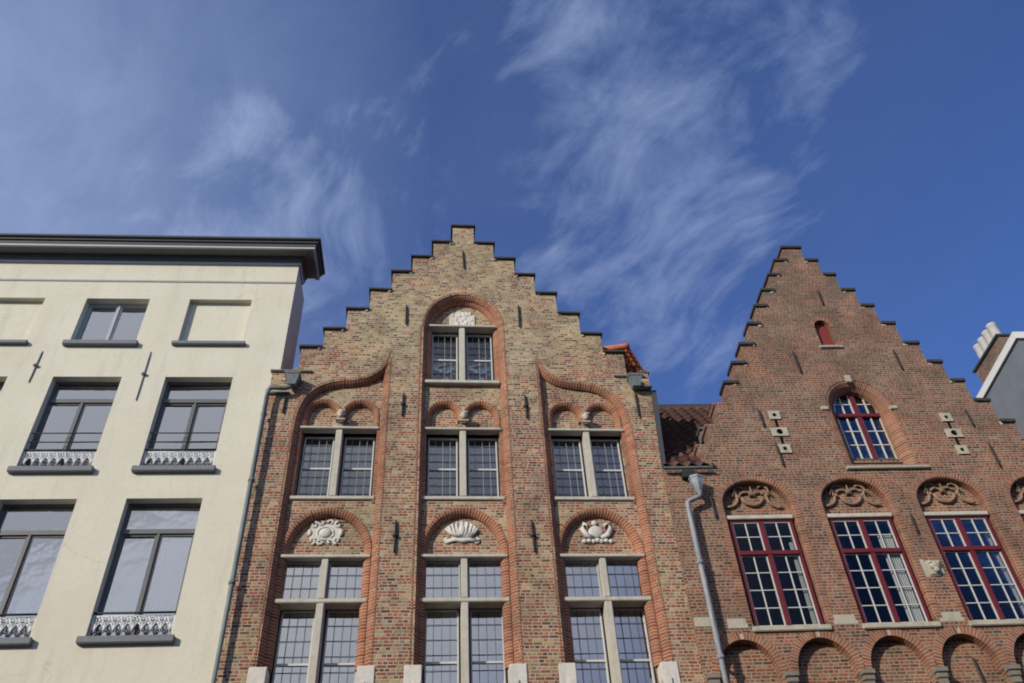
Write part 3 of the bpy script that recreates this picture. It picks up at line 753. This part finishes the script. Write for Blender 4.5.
# ------------------------------------------------------------------ RED HOUSE
def red_house():
    H = thing('gabled_house', 'wide dark red brick house with stepped gable and red-framed windows, on the right', 'house', (1.9, 12.57, 0), rad(-1.0))
    hsx = [.235, .505, .76, 1.03, 1.29, 1.56, 1.855, 2.13, 2.39, 2.68, 2.94, 3.2]
    zt = [16.50, 16.07, 15.60, 15.115, 14.63, 14.11, 13.54, 13.03, 12.53, 12.03, 11.52, 11.06]
    CX = 5.77; ct = .075; n = len(hsx)
    hs = [h-.03 for h in hsx]; zs = [z-ct for z in zt]
    rt = [(CX+hs[0], zs[0])]; lt = [(CX-hs[0], zs[0])]
    for i in range(1, n):
        rt += [(CX+hs[i-1], zs[i]), (CX+hs[i], zs[i])]; lt += [(CX-hs[i-1], zs[i]), (CX-hs[i], zs[i])]
    ZE = 10.50
    rt += [(CX+hs[-1], 10.6), (9.75, 10.6)]; lt += [(CX-hs[-1], ZE), (1.885, ZE)]
    XL, XR = 1.885, 9.75
    outer = [(XL, 0), (XR, 0)]+rt[::-1]+lt[:-1]+[(XL, ZE)]
    wins = (3.38, 5.10, 6.79, 8.47); HW = .565
    arcs = (2.58, 3.76, 4.87, 5.97, 7.09, 8.22); 
    holes = [arch(c+.01, HW+.03, 7.56, 9.76, .50, 22) for c in wins]
    holes += [arch(c, .455, 5.0, 6.84, .55, 22) for c in arcs]
    holes.append(arch(5.86, .63, 10.55, 11.85, .68, 24))
    holes.append(arch(5.765, .165, 13.44, 13.98, .19, 14))
    slit = ((4.17, 11.68, 11.29, 10.91), (7.42, 11.58, 11.21, 10.83))
    for x, a, b, c in slit: holes.append(rect(x-.026, x+.026, c-.05, a+.05))
    for k in range(4): holes.append(rect(2.2+1.9*k, 3.3+1.9*k, 0 if k == 2 else .8, 3.0))
    panel('gable_wall', outer, holes, 0, .15, M['brick_red'], H)
    W2 = .475
    h2 = [rect(c-HW+.03, c+HW-.02, 7.58, 9.52) for c in wins]
    W2 = .51; h2.append(arch(5.915, W2, 10.51, 11.93, .56, 22))
    panel('niche_back', [(XL, 4.8), (XR, 4.8), (XR, 10.4), (CX+3.1, 10.9), (CX+.3, 16.2), (CX-.3, 16.2), (CX-3.1, 10.9), (CX-3.1, 10.4), (XL, 10.4)], h2, .152, .36, M['brick_red'], H)
    MB().box(XL, XL+.25, .155, 8, 0, ZE-.05).box(XR-.25, XR, .155, 8, 0, 10.5).box(XL, XR, 8, 8.3, 0, 14.8).build('side_wall', M['brick_red'], H)
    rm = MB()
    for a, b, xa, xb in ((7.5, 9.7, 2.2, 9.4), (10.5, 12.4, 4.9, 6.9)):
        rm.box(xa, xb, 2.0, 2.05, a, b).box(xa, xb, .37, 2.0, b, b+.04).box(xa, xb, .37, 2.0, a-.04, a).box(xa-.04, xa, .37, 2.05, a, b).box(xb, xb+.04, .37, 2.05, a, b)
    rm.build('room', M['room'], H)
    def leg(x, z0, z1, k=10): return [(x, z0+(z1-z0)*i/k) for i in range(k+1)]
    r = MB()
    for c in wins:
        p = leg(c+.01-HW-.07, 7.64, 9.70)+[(c+.01-(HW+.07)*math.cos(PI*k/24), 9.76+.54*math.sin(PI*k/24)) for k in range(25)]+leg(c+.01+HW+.07, 7.64, 9.70)[::-1]
        r.sweep(p, [(-.05, .151), (-.05, .012), (-.03, -.006), (.055, -.006), (.055, .151)])
    for c in arcs:
        p = [(c-.51*math.cos(PI*k/24), 6.84+.60*math.sin(PI*k/24)) for k in range(25)]
        band(r, p, -.06, .06, -.007, .151)
    r.build('arch_band', M['vou_red'], H)
    r = MB()
    p = leg(5.87-.64, 10.55, 11.8)+[(5.87-.64*math.cos(PI*k/28), 11.86+.70*math.sin(PI*k/28)) for k in range(29)]+leg(5.87+.64, 10.55, 11.8)[::-1]
    r.sweep(p, [(-.185, .27), (-.175, .17), (-.12, .07), (-.06, .018), (.07, -.005), (.07, .151), (0, .27)])
    r.build('window_surround', M['vou_red'], H)
    p = [(5.765-.20*math.cos(PI*k/16), 13.98+.225*math.sin(PI*k/16)) for k in range(17)]
    band(MB(), p, -.035, .05, -.006, .151).build('arch_band', M['vou_red'], H)
    # carved tracery of each arch, brick coloured
    for i, c in enumerate(wins):
        b = MB(); y = .115
        def arc(x, z, rr, a0, a1, w=.026, m=12, sq=1.0):
            x += random.uniform(-.012, .012); z += random.uniform(-.012, .012); rr *= random.uniform(.92, 1.08); w *= 1.15
            pts = [(x+rr*math.cos(rad(a0+(a1-a0)*k/m)), y+random.uniform(-.006, .006), z+sq*rr*math.sin(rad(a0+(a1-a0)*k/m))) for k in range(m+1)]
            b.tube(pts, [w*.5]+[w*random.uniform(.85, 1.1) for _ in range(m-1)]+[w*.5], 4)
        arc(c-.45, 9.98, .19, -100, 20); arc(c, 10.0, .19, -170, -10, .030); arc(c+.46, 9.98, .19, 160, 280)
        arc(c-.20, 10.10, .10, 200, 40, .02); arc(c+.20, 10.10, .10, -20, 140, .02)
        arc(c-.11, 9.98, .12, 150, 20, .022); arc(c+.11, 9.98, .12, 160, 30, .022)
        for q in (-.30, 0, .30): b.tube([(c+q-.05, y, 10.0), (c+q, y-.01, 10.13-abs(q)*.12), (c+q+.05, y, 10.0)], .018, 6)
        b.tube([(c, y-.01, 10.02), (c, y-.01, 10.20)], [.022, .008], 6)
        for q in (-.24, .24): b.ell((c+q, y, 9.99), (.035, .03, .035), 8, 6)
        b.build('tracery', M['terra'], H)
    # windows: oxblood frame, white glazing bars
    for i, c in enumerate(wins):
        z0, z1 = 7.57, 9.495; fy = .065; f = MB(); t = .05; zt_ = 8.87
        x0, x1 = c-HW+.03, c+HW-.02
        f.box(x0, x0+t, fy, fy+.09, z0, z1).box(x1-t, x1, fy, fy+.09, z0, z1).box(x0+t, x1-t, fy, fy+.09, z1-.035, z1).box(x0+t, x1-t, fy, fy+.09, z0, z0+.045)
        f.box(c-.04, c+.04, fy-.02, fy+.07, z0+.045, z1-.035, .006).box(x0+t, x1-t, fy-.03, fy+.07, zt_-.04, zt_+.035, .006)
        w = f.build('window', M['redpaint'], H)
        g = MB(); q = .016
        for s in (-1, 1):
            a, b = (x0+t, c-.04) if s < 0 else (c+.04, x1-t)
            for (za, zb, nz) in ((z0+.045, zt_-.04, 4), (zt_+.035, z1-.035, 2)):
                g.box(a, a+q, fy+.015, fy+.05, za, zb).box(b-q, b, fy+.015, fy+.05, za, zb).box(a+q, b-q, fy+.015, fy+.05, za, za+q).box(a+q, b-q, fy+.015, fy+.05, zb-q, zb)
                g.box((a+b)/2-.008, (a+b)/2+.008, fy+.016, fy+.045, za+q, zb-q)
                for k in range(1, nz): z = za+(zb-za)*k/nz; g.box(a+q, b-q, fy+.018, fy+.043, z-.007, z+.007)
        g.build('glazing_bars', M['frame_white'], w)
        MB().box(x0+.02, x1-.02, fy+.030, fy+.034, z0+.02, z1-.02).build('pane', M['glass_dark'], w)
        MB().box(c-HW+.0, c+HW+.0, .02, .30, z1+.001, z1+.075, .008).build('lintel', M['stone'], w)
        MB().box(c-HW-.05, c+HW+.05, -.05, .25, z0-.085, z0-.001, .01).build('sill', M['oldstone'], w)
        if i in (0, 1, 2):
            wd = (.06, .24, .04)[i]; cb = MB(); m = 30; vs = []
            for k in range(m+1):
                x = x1-t-.02-wd+wd*k/m; y = fy+.085+.018*math.sin(k*1.25)
                vs += [(x, y, z0+.03), (x, y, 9.2 if i == 1 else 9.1)]
            cb.add(vs, [(2*k, 2*k+2, 2*k+3, 2*k+1) for k in range(m)], smooth=True); cb.build('curtain', M['curtain'], w)
    # arched window in the gable
    c = 5.915; zs_ = 11.95; y = .26; z0 = 10.51
    def archband(b, hw, ri, w, ya, yb, z00): b.sweep([(c-hw, z00)]+[(c-hw*math.cos(PI*k/24), zs_+ri*math.sin(PI*k/24)) for k in range(25)]+[(c+hw, z00)], [(-w, ya), (0, ya), (0, yb), (-w, yb)])
    f = MB(); archband(f, W2-.002, .56, .03, y, y+.07, z0)
    f.box(c-.042, c+.042, y-.02, y+.06, z0, zs_+.54, .006).box(c-W2+.05, c+W2-.05, y-.028, y+.06, zs_-.13, zs_-.05, .006).box(c-W2, c+W2, y, y+.07, z0-.02, z0+.03)
    w = f.build('arched_window', M['redpaint'], H)
    g = MB(); g.sweep([(c-.42, zs_)]+[(c-.425*math.cos(PI*k/24), zs_+.50*math.sin(PI*k/24)) for k in range(25)], [(-.022, y+.01), (0, y+.01), (0, y+.05), (-.022, y+.05)])
    for s in (-1, 1):
        a, b = sorted((c+s*.045, c+s*.42)); q = .02; z1 = zs_-.13
        g.box(a, a+q, y+.01, y+.05, z0+.03, z1).box(b-q, b, y+.01, y+.05, z0+.03, z1).box(a+q, b-q, y+.01, y+.05, z0+.03, z0+.05)
        g.box((a+b)/2-.011, (a+b)/2+.011, y+.012, y+.045, z0+.05, zs_+.42)
        aa = c+s*.055; g.box(aa-.01, aa+.01, y+.01, y+.05, zs_-.05, zs_+.48)
        for k in range(1, 4): z = z0+.04+(z1-z0-.04)*k/4; g.box(a+q, b-q, y+.014, y+.043, z-.009, z+.009)
        g.box(a, b-.02, y+.014, y+.043, zs_+.19, zs_+.21)
    g.build('glazing_bars', M['frame_white'], w)
    MB().prism(arch(c, W2-.01, z0, zs_, .55, 20), y+.028, y+.032).build('pane', M['glass_dark'], w)
    MB().box(c-.76, c+.74, -.06, .32, z0-.075, z0-.021, .01).build('sill', M['oldstone'], w)
    for (x, z, a, b) in ((5.85, 12.56, .055, .085), (5.17, 11.84, .07, .04), (6.50, 11.84, .07, .04)):
        MB().box(x-a, x+a, -.03, .14, z-b, z+b, .008).build('surround_stone', M['oldstone'], H)
    # shuttered loft opening
    s = MB().prism(arch(5.765, .163, 13.44, 13.98, .188, 14), .11, .148)
    s = s.build('loft_shutter', M['shutter'], H)
    MB().box(5.53, 6.0, -.05, .12, 13.375, 13.43, .01).build('loft_sill', M['oldstone'], H)
    # slit vents in pale stone
    for x, a, b, cc in slit:
        for k, z in enumerate((a, b, cc)):
            hw_ = .15 if k == 1 else .105; o_ = (-.02, 0, .02)[k]
            pr = [(x-hw_, z-.095), (x+hw_, z-.095), (x+hw_, z+.095), (x-hw_, z+.095)]
            rr = .062 if k == 1 else .042
            hole = [(x+rr*math.cos(2*PI*q/14), z+rr*math.sin(2*PI*q/14)) for q in range(14)]
            panel('vent_stone', pr, [hole], -.028, .10, M['oldstone'], H)
            MB().prism([(x+(q-x)*1.02, z+(v-z)*1.02) for q, v in hole], -.003, -.001).build('hole_shade_disc', M['void'], H)  # flat black disc painted in for the shade of the hole
        MB().box(x-.09, x+.09, .101, .13, cc-.05, a+.05).build('slit_shade_fill', M['void'], H)
        for za, zb in ((a-.095, b+.095), (b-.095, cc+.095)): MB().box(x-.017, x+.017, -.006, -.001, zb, za).build('slit_shade_fill', M['void'], H)  # black strips laid on the face for the slit's inner shade
        MB().tube([(x, .06, cc+.02), (x, .02, a-.02)], .009, 6).build('vent_bar', M['iron'], H)
    for k, (h, z) in enumerate(zip(hsx, zt)):
        xs = [(CX-h, CX+h)] if k == 0 else [(CX-h, CX-hsx[k-1]+.035), (CX+hsx[k-1]-.035, CX+h)]
        for a, b in xs:
            low = k >= 9 and b < CX
            cp = MB().box(0, b-a, 0, .40, 0, ct, .008).build('coping', M['brick_red' if low else 'coping'], H)
            dab(cp, b-a, 0 if low else k, a < CX-.3); cp.location = (a, .012 if low else -.045, z-ct+.001); cp.rotation_euler = (random.uniform(-.012, .012), random.uniform(-.02, .02), random.uniform(-.015, .015))
    panel('gable_core', [(CX-hs[-1], 10.7), (CX+hs[-1], 10.7)]+rt[:-2][::-1]+lt[:-2], [arch(5.85, .7, 10.75, 11.9, .8), [(CX-2.2, 11), (CX-2.0, 11), (CX-2.0, 10.95)]][:1], .151, .36, M['brick_red'], H)
    # pale stone blocks and mask
    for a, b, z0, z1 in ((1.89, 2.25, 7.60, 7.76), (2.40, 2.72, 7.56, 7.72), (4.06, 4.45, 7.58, 7.74), (5.74, 6.14, 7.58, 7.74), (7.44, 7.85, 7.58, 7.74)):
        MB().box(a, b, -.004, .10, z0, z1, .004).build('band_stone', M['oldstone'], H)
    MB().box(5.76, 5.88, -.006, .1, 8.33, 8.66, .006).box(5.88, 6.14, -.03, .1, 8.36, 8.63, .02).ell((6.0, -.04, 8.52), (.10, .05, .07)).ell((6.0, -.06, 8.44), (.05, .045, .05)).ell((5.93, -.05, 8.57), (.035, .04, .03)).ell((6.07, -.05, 8.57), (.035, .04, .03)).build('carved_mask', M['oldstone'], H)
    # corbels under the blind arcade
    for x in (2.01, 3.17, 4.315, 5.42, 6.53, 7.655, 8.79):
        MB().box(x-.10, x+.10, -.10, .15, 6.77, 6.84, .008).box(x-.085, x+.085, -.07, .15, 6.69, 6.77, .01).box(x-.07, x+.07, -.05, .15, 6.59, 6.69, .01).build('corbel', M['dirtystone'], H)
    for x in arcs: MB().box(x-.028, x+.028, -.010, .1, 7.38, 7.47, .004).build('keystone', M['oldstone'], H)
    for x, a, b in ((3.90, 11.40, 11.80), (4.03, 10.52, 11.0), (4.95, 12.7, 13.27), (5.96, 14.6, 15.05), (7.85, 11.35, 11.74), (7.96, 10.42, 10.96), (7.0, 12.77, 13.31), (5.955, 9.12, 9.5), (2.61, 9.48, 9.99)):
        anchor(H, x, a, b, 0, False, .020)
    anchor(H, 6.10, 6.5, 7.05, .15, False, .02)
    # side wing roof with gutter, hopper and pipe
    s50 = rad(52)
    tile_roof('roof', M['tile_dark'], H, (1.89, -.06, 10.53), (1, 0, 0), (0, math.cos(s50), math.sin(s50)), 4, 3, .225, .27, .030, .035)
    tile_roof('roof', M['tile_dark'], H, (1.89, -.06+.81*math.cos(s50), 10.53+.81*math.sin(s50)), (1, 0, 0), (0, math.cos(s50), math.sin(s50)), 20, 14, .225, .27, .030, .035)
    MB().prism([(1.89, 0), (1.90, 0)], 0, 1) if False else None
    rb = MB(); c_, s_ = math.cos(s50), math.sin(s50)
    rb.add([(x, -.02+q*c_+n_*s_, 10.53+q*s_-n_*c_) for x, qm in ((1.89, 0), (6.3, 0)) for q in (.30, 5.2) for n_ in (.02, .10)], [(0, 1, 3, 2), (4, 6, 7, 5), (0, 4, 5, 1), (2, 3, 7, 6), (0, 2, 6, 4), (1, 5, 7, 3)])
    rb.build('roof_boarding', M['coping'], H)
    MB().box(1.89, 2.9, .02, .5, 10.40, 10.56).build('eaves', M['coping'], H)
    MB().box(1.9, 6.3, 2.80, 2.95, 14.05, 14.22).build('ridge', M['tile_dark'], H)
    gb = MB(); vs = []
    for x in (1.87, 2.74):
        for k in range(9): a = PI+PI*k/8; vs.append((x, -.10+.042*math.cos(a), 10.475+.042*math.sin(a)))
        for k in range(9): a = 2*PI-PI*k/8; vs.append((x, -.10+.036*math.cos(a), 10.477+.036*math.sin(a)))
    gb.add(vs, [(k, (k+1) % 18, 18+(k+1) % 18, 18+k) for k in range(18)]+[tuple(range(18)), tuple(range(18, 36))]); gb.build('gutter', M['zinc'], H)
    MB().box(2.18, 2.40, -.10, .004, 10.28, 10.42).build('outlet_recess', M['iron'], H)
    hb = MB(); x, yy = 2.385, -.15; vs = []; N = 6
    for hw_, zz in ((.135, 10.235), (.135, 10.195), (.122, 10.185), (.115, 10.09), (.058, 9.95), (.05, 9.92)):
        for k in range(N): a = 2*PI*k/N+PI/6; vs.append((x+hw_*math.cos(a), yy+hw_*.8*math.sin(a), zz))
    hb.add(vs, [(i*N+k, i*N+(k+1) % N, (i+1)*N+(k+1) % N, (i+1)*N+k) for i in range(5) for k in range(N)]+[tuple(range(N))])
    hb.build('rain_hopper', M['pipe_grey'], H)
    p = MB(); p.tube([(x, yy, 9.95), (x+.01, yy, 9.88), (x-.01, yy, 9.84), (x-.20, yy, 9.76), (x-.235, yy, 9.71), (x-.24, yy, 9.6), (x-.24, yy, 8.0), (x-.24, yy, .2)], .043, 14)
    for z in (2.5, 5, 7.05, 8.6): p.tube([(x-.24, yy, z-.03), (x-.24, yy, z+.03)], .058, 12)
    p.box(x-.26, x-.22, yy, .01, 7.03, 7.07)
    p.build('downpipe', M['pipe_grey'], H)
    v = MB().box(2.86, 3.10, .42, .62, 11.47, 11.68, .01).box(2.83, 3.13, .36, .60, 11.68, 11.72, .008).box(2.94, 3.02, .6, 1.0, 11.35, 11.5)
    v.build('roof_vent', M['zinc'], H)
    for k in range(4): MB().box(2.2+1.9*k, 3.3+1.9*k, .07, .14, 0 if k == 2 else .8, 3.0).build('door' if k == 2 else 'shop_window', M['wood'], H)
    # main roof behind the gable
    a = math.atan2(15.75-10.6, 3.45)
    tile_roof('roof', M['tile_dark'], H, (CX-3.35, .40, 10.35), (0, 1, 0), (math.cos(a), 0, math.sin(a)), 30, 22, .25, .27)
    tile_roof('roof', M['tile_dark'], H, (CX+3.35, 7.9, 10.35), (0, -1, 0), (-math.cos(a), 0, math.sin(a)), 30, 22, .25, .27)
    return H

# ------------------------------------------------------------------ NEIGHBOUR WITH GREY UPPER STOREY
def grey_house():
    H = thing('rooftop_house', 'slate grey clad upper storey with white roof fascia behind the right-hand steps', 'house', (12.56, 13.4, 0), rad(-1.0))
    # local: corner of the upper storey at x = 0, y = 0
    MB().box(-.75, 5, -.85, 7, 0, 10.4).build('lower_wall', M['brick_red'], H)
    zt = 14.70
    b = MB(); b.add([(0, 0, 10.4), (4, 0, 10.4), (4, 6, 10.4), (0, 6, 10.4), (0, 0, zt), (4, 0, zt), (4, 6, zt-.45), (0, 6, zt-.45)], [(0, 1, 5, 4), (1, 2, 6, 5), (2, 3, 7, 6), (3, 0, 4, 7), (4, 5, 6, 7)])
    w = b.build('upper_wall', M['slate'], H)
    f = MB(); o = .06; h = .19
    def slab(x0, x1, y0, y1, z0, z1):
        vs = []
        for x in (x0, x1):
            for y in (y0, y1):
                for z in (z0, z1): vs.append((x, y, z-.075*(y+.06)))
        f.add(vs, [(0, 1, 3, 2), (4, 6, 7, 5), (0, 4, 5, 1), (2, 3, 7, 6), (0, 2, 6, 4), (1, 5, 7, 3)])
    slab(-o, 4.06, -o, 6.06, zt-.002, zt+.04); slab(-o, -.004, -o, 6.06, zt-h+.04, zt-.004); slab(-.003, 4.06, -o, -.004, zt-h+.04, zt-.004)
    f.build('fascia', M['fascia'], H)
    MB().box(.6, 1.7, -.03, .05, 12.6, 13.9).build('window', M['frame_white'], H)
    # brick chimney with lead cap and four pots
    c = MB().box(.43, 1.0, .95, 2.20, 14.3, 15.56).build('chimney', M['brick_red'], H)
    MB().box(.37, 1.06, .90, 2.26, 15.56, 15.62, .008).build('chimney_cap', M['lead'], c)
    for k in range(4):
        p = MB(); y = 1.12+.245*k; x = .56
        p.tube([(x, y, 15.62), (x, y, 15.7), (x, y, 16.03), (x, y, 16.05), (x, y, 16.10)], [.125, .118, .11, .12, .118], 14)
        p.build('chimney_pot', M['pot'], c)
    return H

cream_house(); mid_house(); red_house(); grey_house()

# ------------------------------------------------------------------ terrace across the street, behind the viewer
def opposite(x0, x1, h, mat, label):
    H = thing('terraced_house', label, 'house', (x0, -8.0, 0))
    w = x1-x0-.06; holes = [rect(w*(k+.5)/3-.55, w*(k+.5)/3+.55, z, z+1.9) for k in range(3) for z in (1.0, 4.2, 7.3)]
    o = panel('wall', [(0, 0), (w, 0), (w, h), (w/2, h+2.2), (0, h)], holes, -.3, 0, mat, H)
    MB().box(0, w, -7, -.9, 0, h).build('rear_wall', mat, H)
    rf = MB(); rf.prism([(0, h-.3), (w, h-.3), (w, h), (w/2, h+2.1), (0, h)], -7, -.302); rf.build('roof', M['tile_dark'], H)
    for k in range(3):
        for z in (1.0, 4.2, 7.3):
            cx = w*(k+.5)/3; f = MB().box(cx-.55, cx+.55, -.16, -.10, z, z+.06).box(cx-.55, cx+.55, -.16, -.10, z+1.84, z+1.9).box(cx-.55, cx-.49, -.16, -.10, z+.06, z+1.84).box(cx+.49, cx+.55, -.16, -.10, z+.06, z+1.84).box(cx-.03, cx+.03, -.16, -.10, z+.06, z+1.84)
            f = f.build('window', M['frame_white'], H); MB().box(cx-.54, cx+.54, -.145, -.14, z+.03, z+1.87).build('pane', M['glass_dark'], f)
for x0, x1, h, mt_, lb_ in ((-30, -22, 10.5, 'stucco', 'far left cream rendered house across the street'), (-22, -14, 11, 'brick_red', 'left red brick house across the street'), (-14, -6, 10, 'brick_mid', 'yellow brick house across the street'), (-6, 2, 10.5, 'stucco', 'cream rendered house across the street'), (2, 10, 11, 'brick_red', 'red brick house across the street'), (10, 18, 10.3, 'stucco', 'right cream rendered house across the street'), (18, 26, 10.8, 'brick_mid', 'far right yellow brick house across the street')):
    opposite(x0, x1, h, M[mt_], lb_)

# ------------------------------------------------------------------ ground
def sheet(name, x0, x1, y0, y1, z, mat):
    b = MB(); b.add([(x0, y0, z), (x1, y0, z), (x1, y1, z), (x0, y1, z)], [(0, 1, 2, 3)]); o = b.build(name, mat); o['kind'] = 'structure'; return o
sheet('ground', -400, 400, -400, 400, -.02, M['paving'])
sheet('street', -200, 200, -8, 9.5, -.008, M['asphalt'])
k = MB().box(-200, 200, 9.5, 9.62, -.02, .12).build('kerb', M['bluestone']); k['kind'] = 'structure'
k = MB().box(-200, 200, 9.62, 12.45, -.02, .11).build('pavement', M['paving']); k['kind'] = 'structure'

# ------------------------------------------------------------------ sun, sky, clouds
AZ, EL = rad(47), rad(21)      # sun: to the left behind the camera
sd = Vector((-math.sin(AZ)*math.cos(EL), -math.cos(AZ)*math.cos(EL), math.sin(EL)))
sl = bpy.data.lights.new('sun', 'SUN'); sl.energy = 4.0; sl.angle = rad(.5); sl.color = (1, .915, .775)
so = bpy.data.objects.new('sun', sl); C.objects.link(so); so.rotation_euler = sd.to_track_quat('Z', 'Y').to_euler()
W_ = bpy.data.worlds.new('World'); S.world = W_; W_.use_nodes = True
nt = W_.node_tree; nt.nodes.clear(); g = NT(nt)
out = g.n('ShaderNodeOutputWorld'); bg = g.n('ShaderNodeBackground'); nt.links.new(bg.outputs[0], out.inputs[0])
sky = g.n('ShaderNodeTexSky', sky_type='NISHITA'); sky.sun_disc = False; sky.sun_elevation = EL
sky.sun_rotation = math.atan2(sd.x, sd.y); sky.air_density = 1.0; sky.dust_density = .1; sky.ozone_density = 2.5; sky.altitude = 0
bg.inputs[1].default_value = .10
D_ = g.coord('Generated'); dx, dy, dz = g.xyz(D_)
zc = g.m('MAXIMUM', dz, .05)
px, py = g.m('DIVIDE', dx, zc), g.m('DIVIDE', dy, zc)
P2 = g.comb(px, py, 0.0)
def blob(v, r, a, k=1.0):
    r = r*k
    dt = g.n('ShaderNodeVectorMath', operation='DOT_PRODUCT'); g.put(dt.inputs[0], D_); dt.inputs[1].default_value = Vector(v).normalized()
    return g.rng(dt.outputs['Value'], math.cos(r*1.35), math.cos(r*.05), 0, a)
def msum(l):
    s = l[0]
    for q in l[1:]: s = g.m('ADD', s, q)
    return s
haze = msum([blob((-.74, .40, .60), .58, .80), blob((-.46, .58, .68), .20, .20), blob((.02, .56, .83), .60, .13)])
plume = msum([blob((.31, .41, .86), .07, 0.62, 1.55), blob((.34, .44, .83), .04, 0.4, 1.55), blob((.28, .47, .84), .05, 0.3, 1.55), blob((.27, .53, .80), .09, 0.6, 1.55), blob((.20, .60, .78), .08, 0.72, 1.55), blob((.16, .64, .75), .05, 0.4, 1.55), blob((.235, .65, .72), .065, 0.8, 1.55), blob((.275, .69, .68), .045, 0.64, 1.55), blob((.13, .455, .88), .045, 0.8, 1.55), blob((.09, .41, .91), .035, 0.32, 1.55), blob((-.13, .63, .77), .08, 0.76, 1.55), blob((-.23, .63, .74), .08, 0.8, 1.55), blob((-.20, .56, .80), .05, 0.4, 1.55), blob((-.02, .50, .87), .05, 0.44, 1.55), blob((.33, .60, .73), .04, 0.32, 1.55)])
# fibres drawn out along the wind in the plane of the cloud layer
ca, sa = math.cos(rad(118)), math.sin(rad(118))
w1 = g.n('ShaderNodeTexNoise'); w1.inputs['Scale'].default_value = 2.4; w1.inputs['Detail'].default_value = 2; g.put(w1.inputs['Vector'], P2)
wa = g.n('ShaderNodeVectorMath', operation='MULTIPLY_ADD'); g.put(wa.inputs[0], w1.outputs[1]); wa.inputs[1].default_value = (.30, .30, 0); g.put(wa.inputs[2], P2)
wx, wy, wz = g.xyz(wa.outputs[0])
al = g.m('ADD', g.m('MULTIPLY', wx, ca), g.m('MULTIPLY', wy, sa)); ac = g.m('ADD', g.m('MULTIPLY', wx, -sa), g.m('MULTIPLY', wy, ca))
n1 = g.noise(g.comb(g.m('MULTIPLY', al, 2.4), g.m('MULTIPLY', ac, 6.5), 0.0), 2.2, 10, .64)
n2 = g.noise(wa.outputs[0], 5.0, 9, .62)
n3 = g.noise(P2, 1.7, 4, .5)
tex = g.m('ADD', g.m('ADD', g.m('MULTIPLY', n1, .42), g.m('MULTIPLY', n2, .42)), g.m('MULTIPLY', n3, .16))
pl = g.m('MINIMUM', plume, 1.0)
soft = g.rng(g.m('ADD', tex, g.m('MULTIPLY', pl, .15)), .57, .80, 0, 1)
dens = g.m('MULTIPLY', g.m('POWER', soft, 1.15), g.rng(pl, .0, .40, 0, 1), clamp=True)
hz = g.m('MULTIPLY', haze, g.rng(tex, .36, .66, .70, 1.12))
cf = g.m('ADD', g.m('MULTIPLY', dens, .74), hz, clamp=True)
skc = g.mix(1.0, sky.outputs[0], (.57, .82, 1.42), 'MULTIPLY')
cl = g.mix(cf, skc, (2.95, 3.8, 6.1))
cl = g.mix(blob((-.25, -.81, .50), .49, .95), cl, (9.0, 9.2, 9.8))  # unseen bright sky patch, added behind the camera to brighten pane reflections
nt.links.new(cl, bg.inputs[0])

# ------------------------------------------------------------------ camera
cam = bpy.data.cameras.new('camera'); co = bpy.data.objects.new('camera', cam); C.objects.link(co)
cam.sensor_width = 36; cam.lens = 885/1024*36; cam.clip_start = .05; cam.clip_end = 2000
R = Vector((0.9972382414587141, -0.0575220787004956, -0.0469797853795172)); U = Vector((-0.005761500285870011, -0.6905734123649666, 0.7232393568169957)); F = Vector((0.07404522190383002, 0.7209712702990181, 0.6889976288178594))
mt = Matrix((R, U, -F)).transposed().to_4x4(); mt.translation = Vector((0, 0, 1.6)); co.matrix_world = mt
S.camera = co
S.view_settings.view_transform = 'Standard'; S.view_settings.look = 'None'; S.view_settings.exposure = 0; S.view_settings.gamma = 1
S.cycles.filter_width = 1.9; S.cycles.max_bounces = 6; S.cycles.transparent_max_bounces = 12
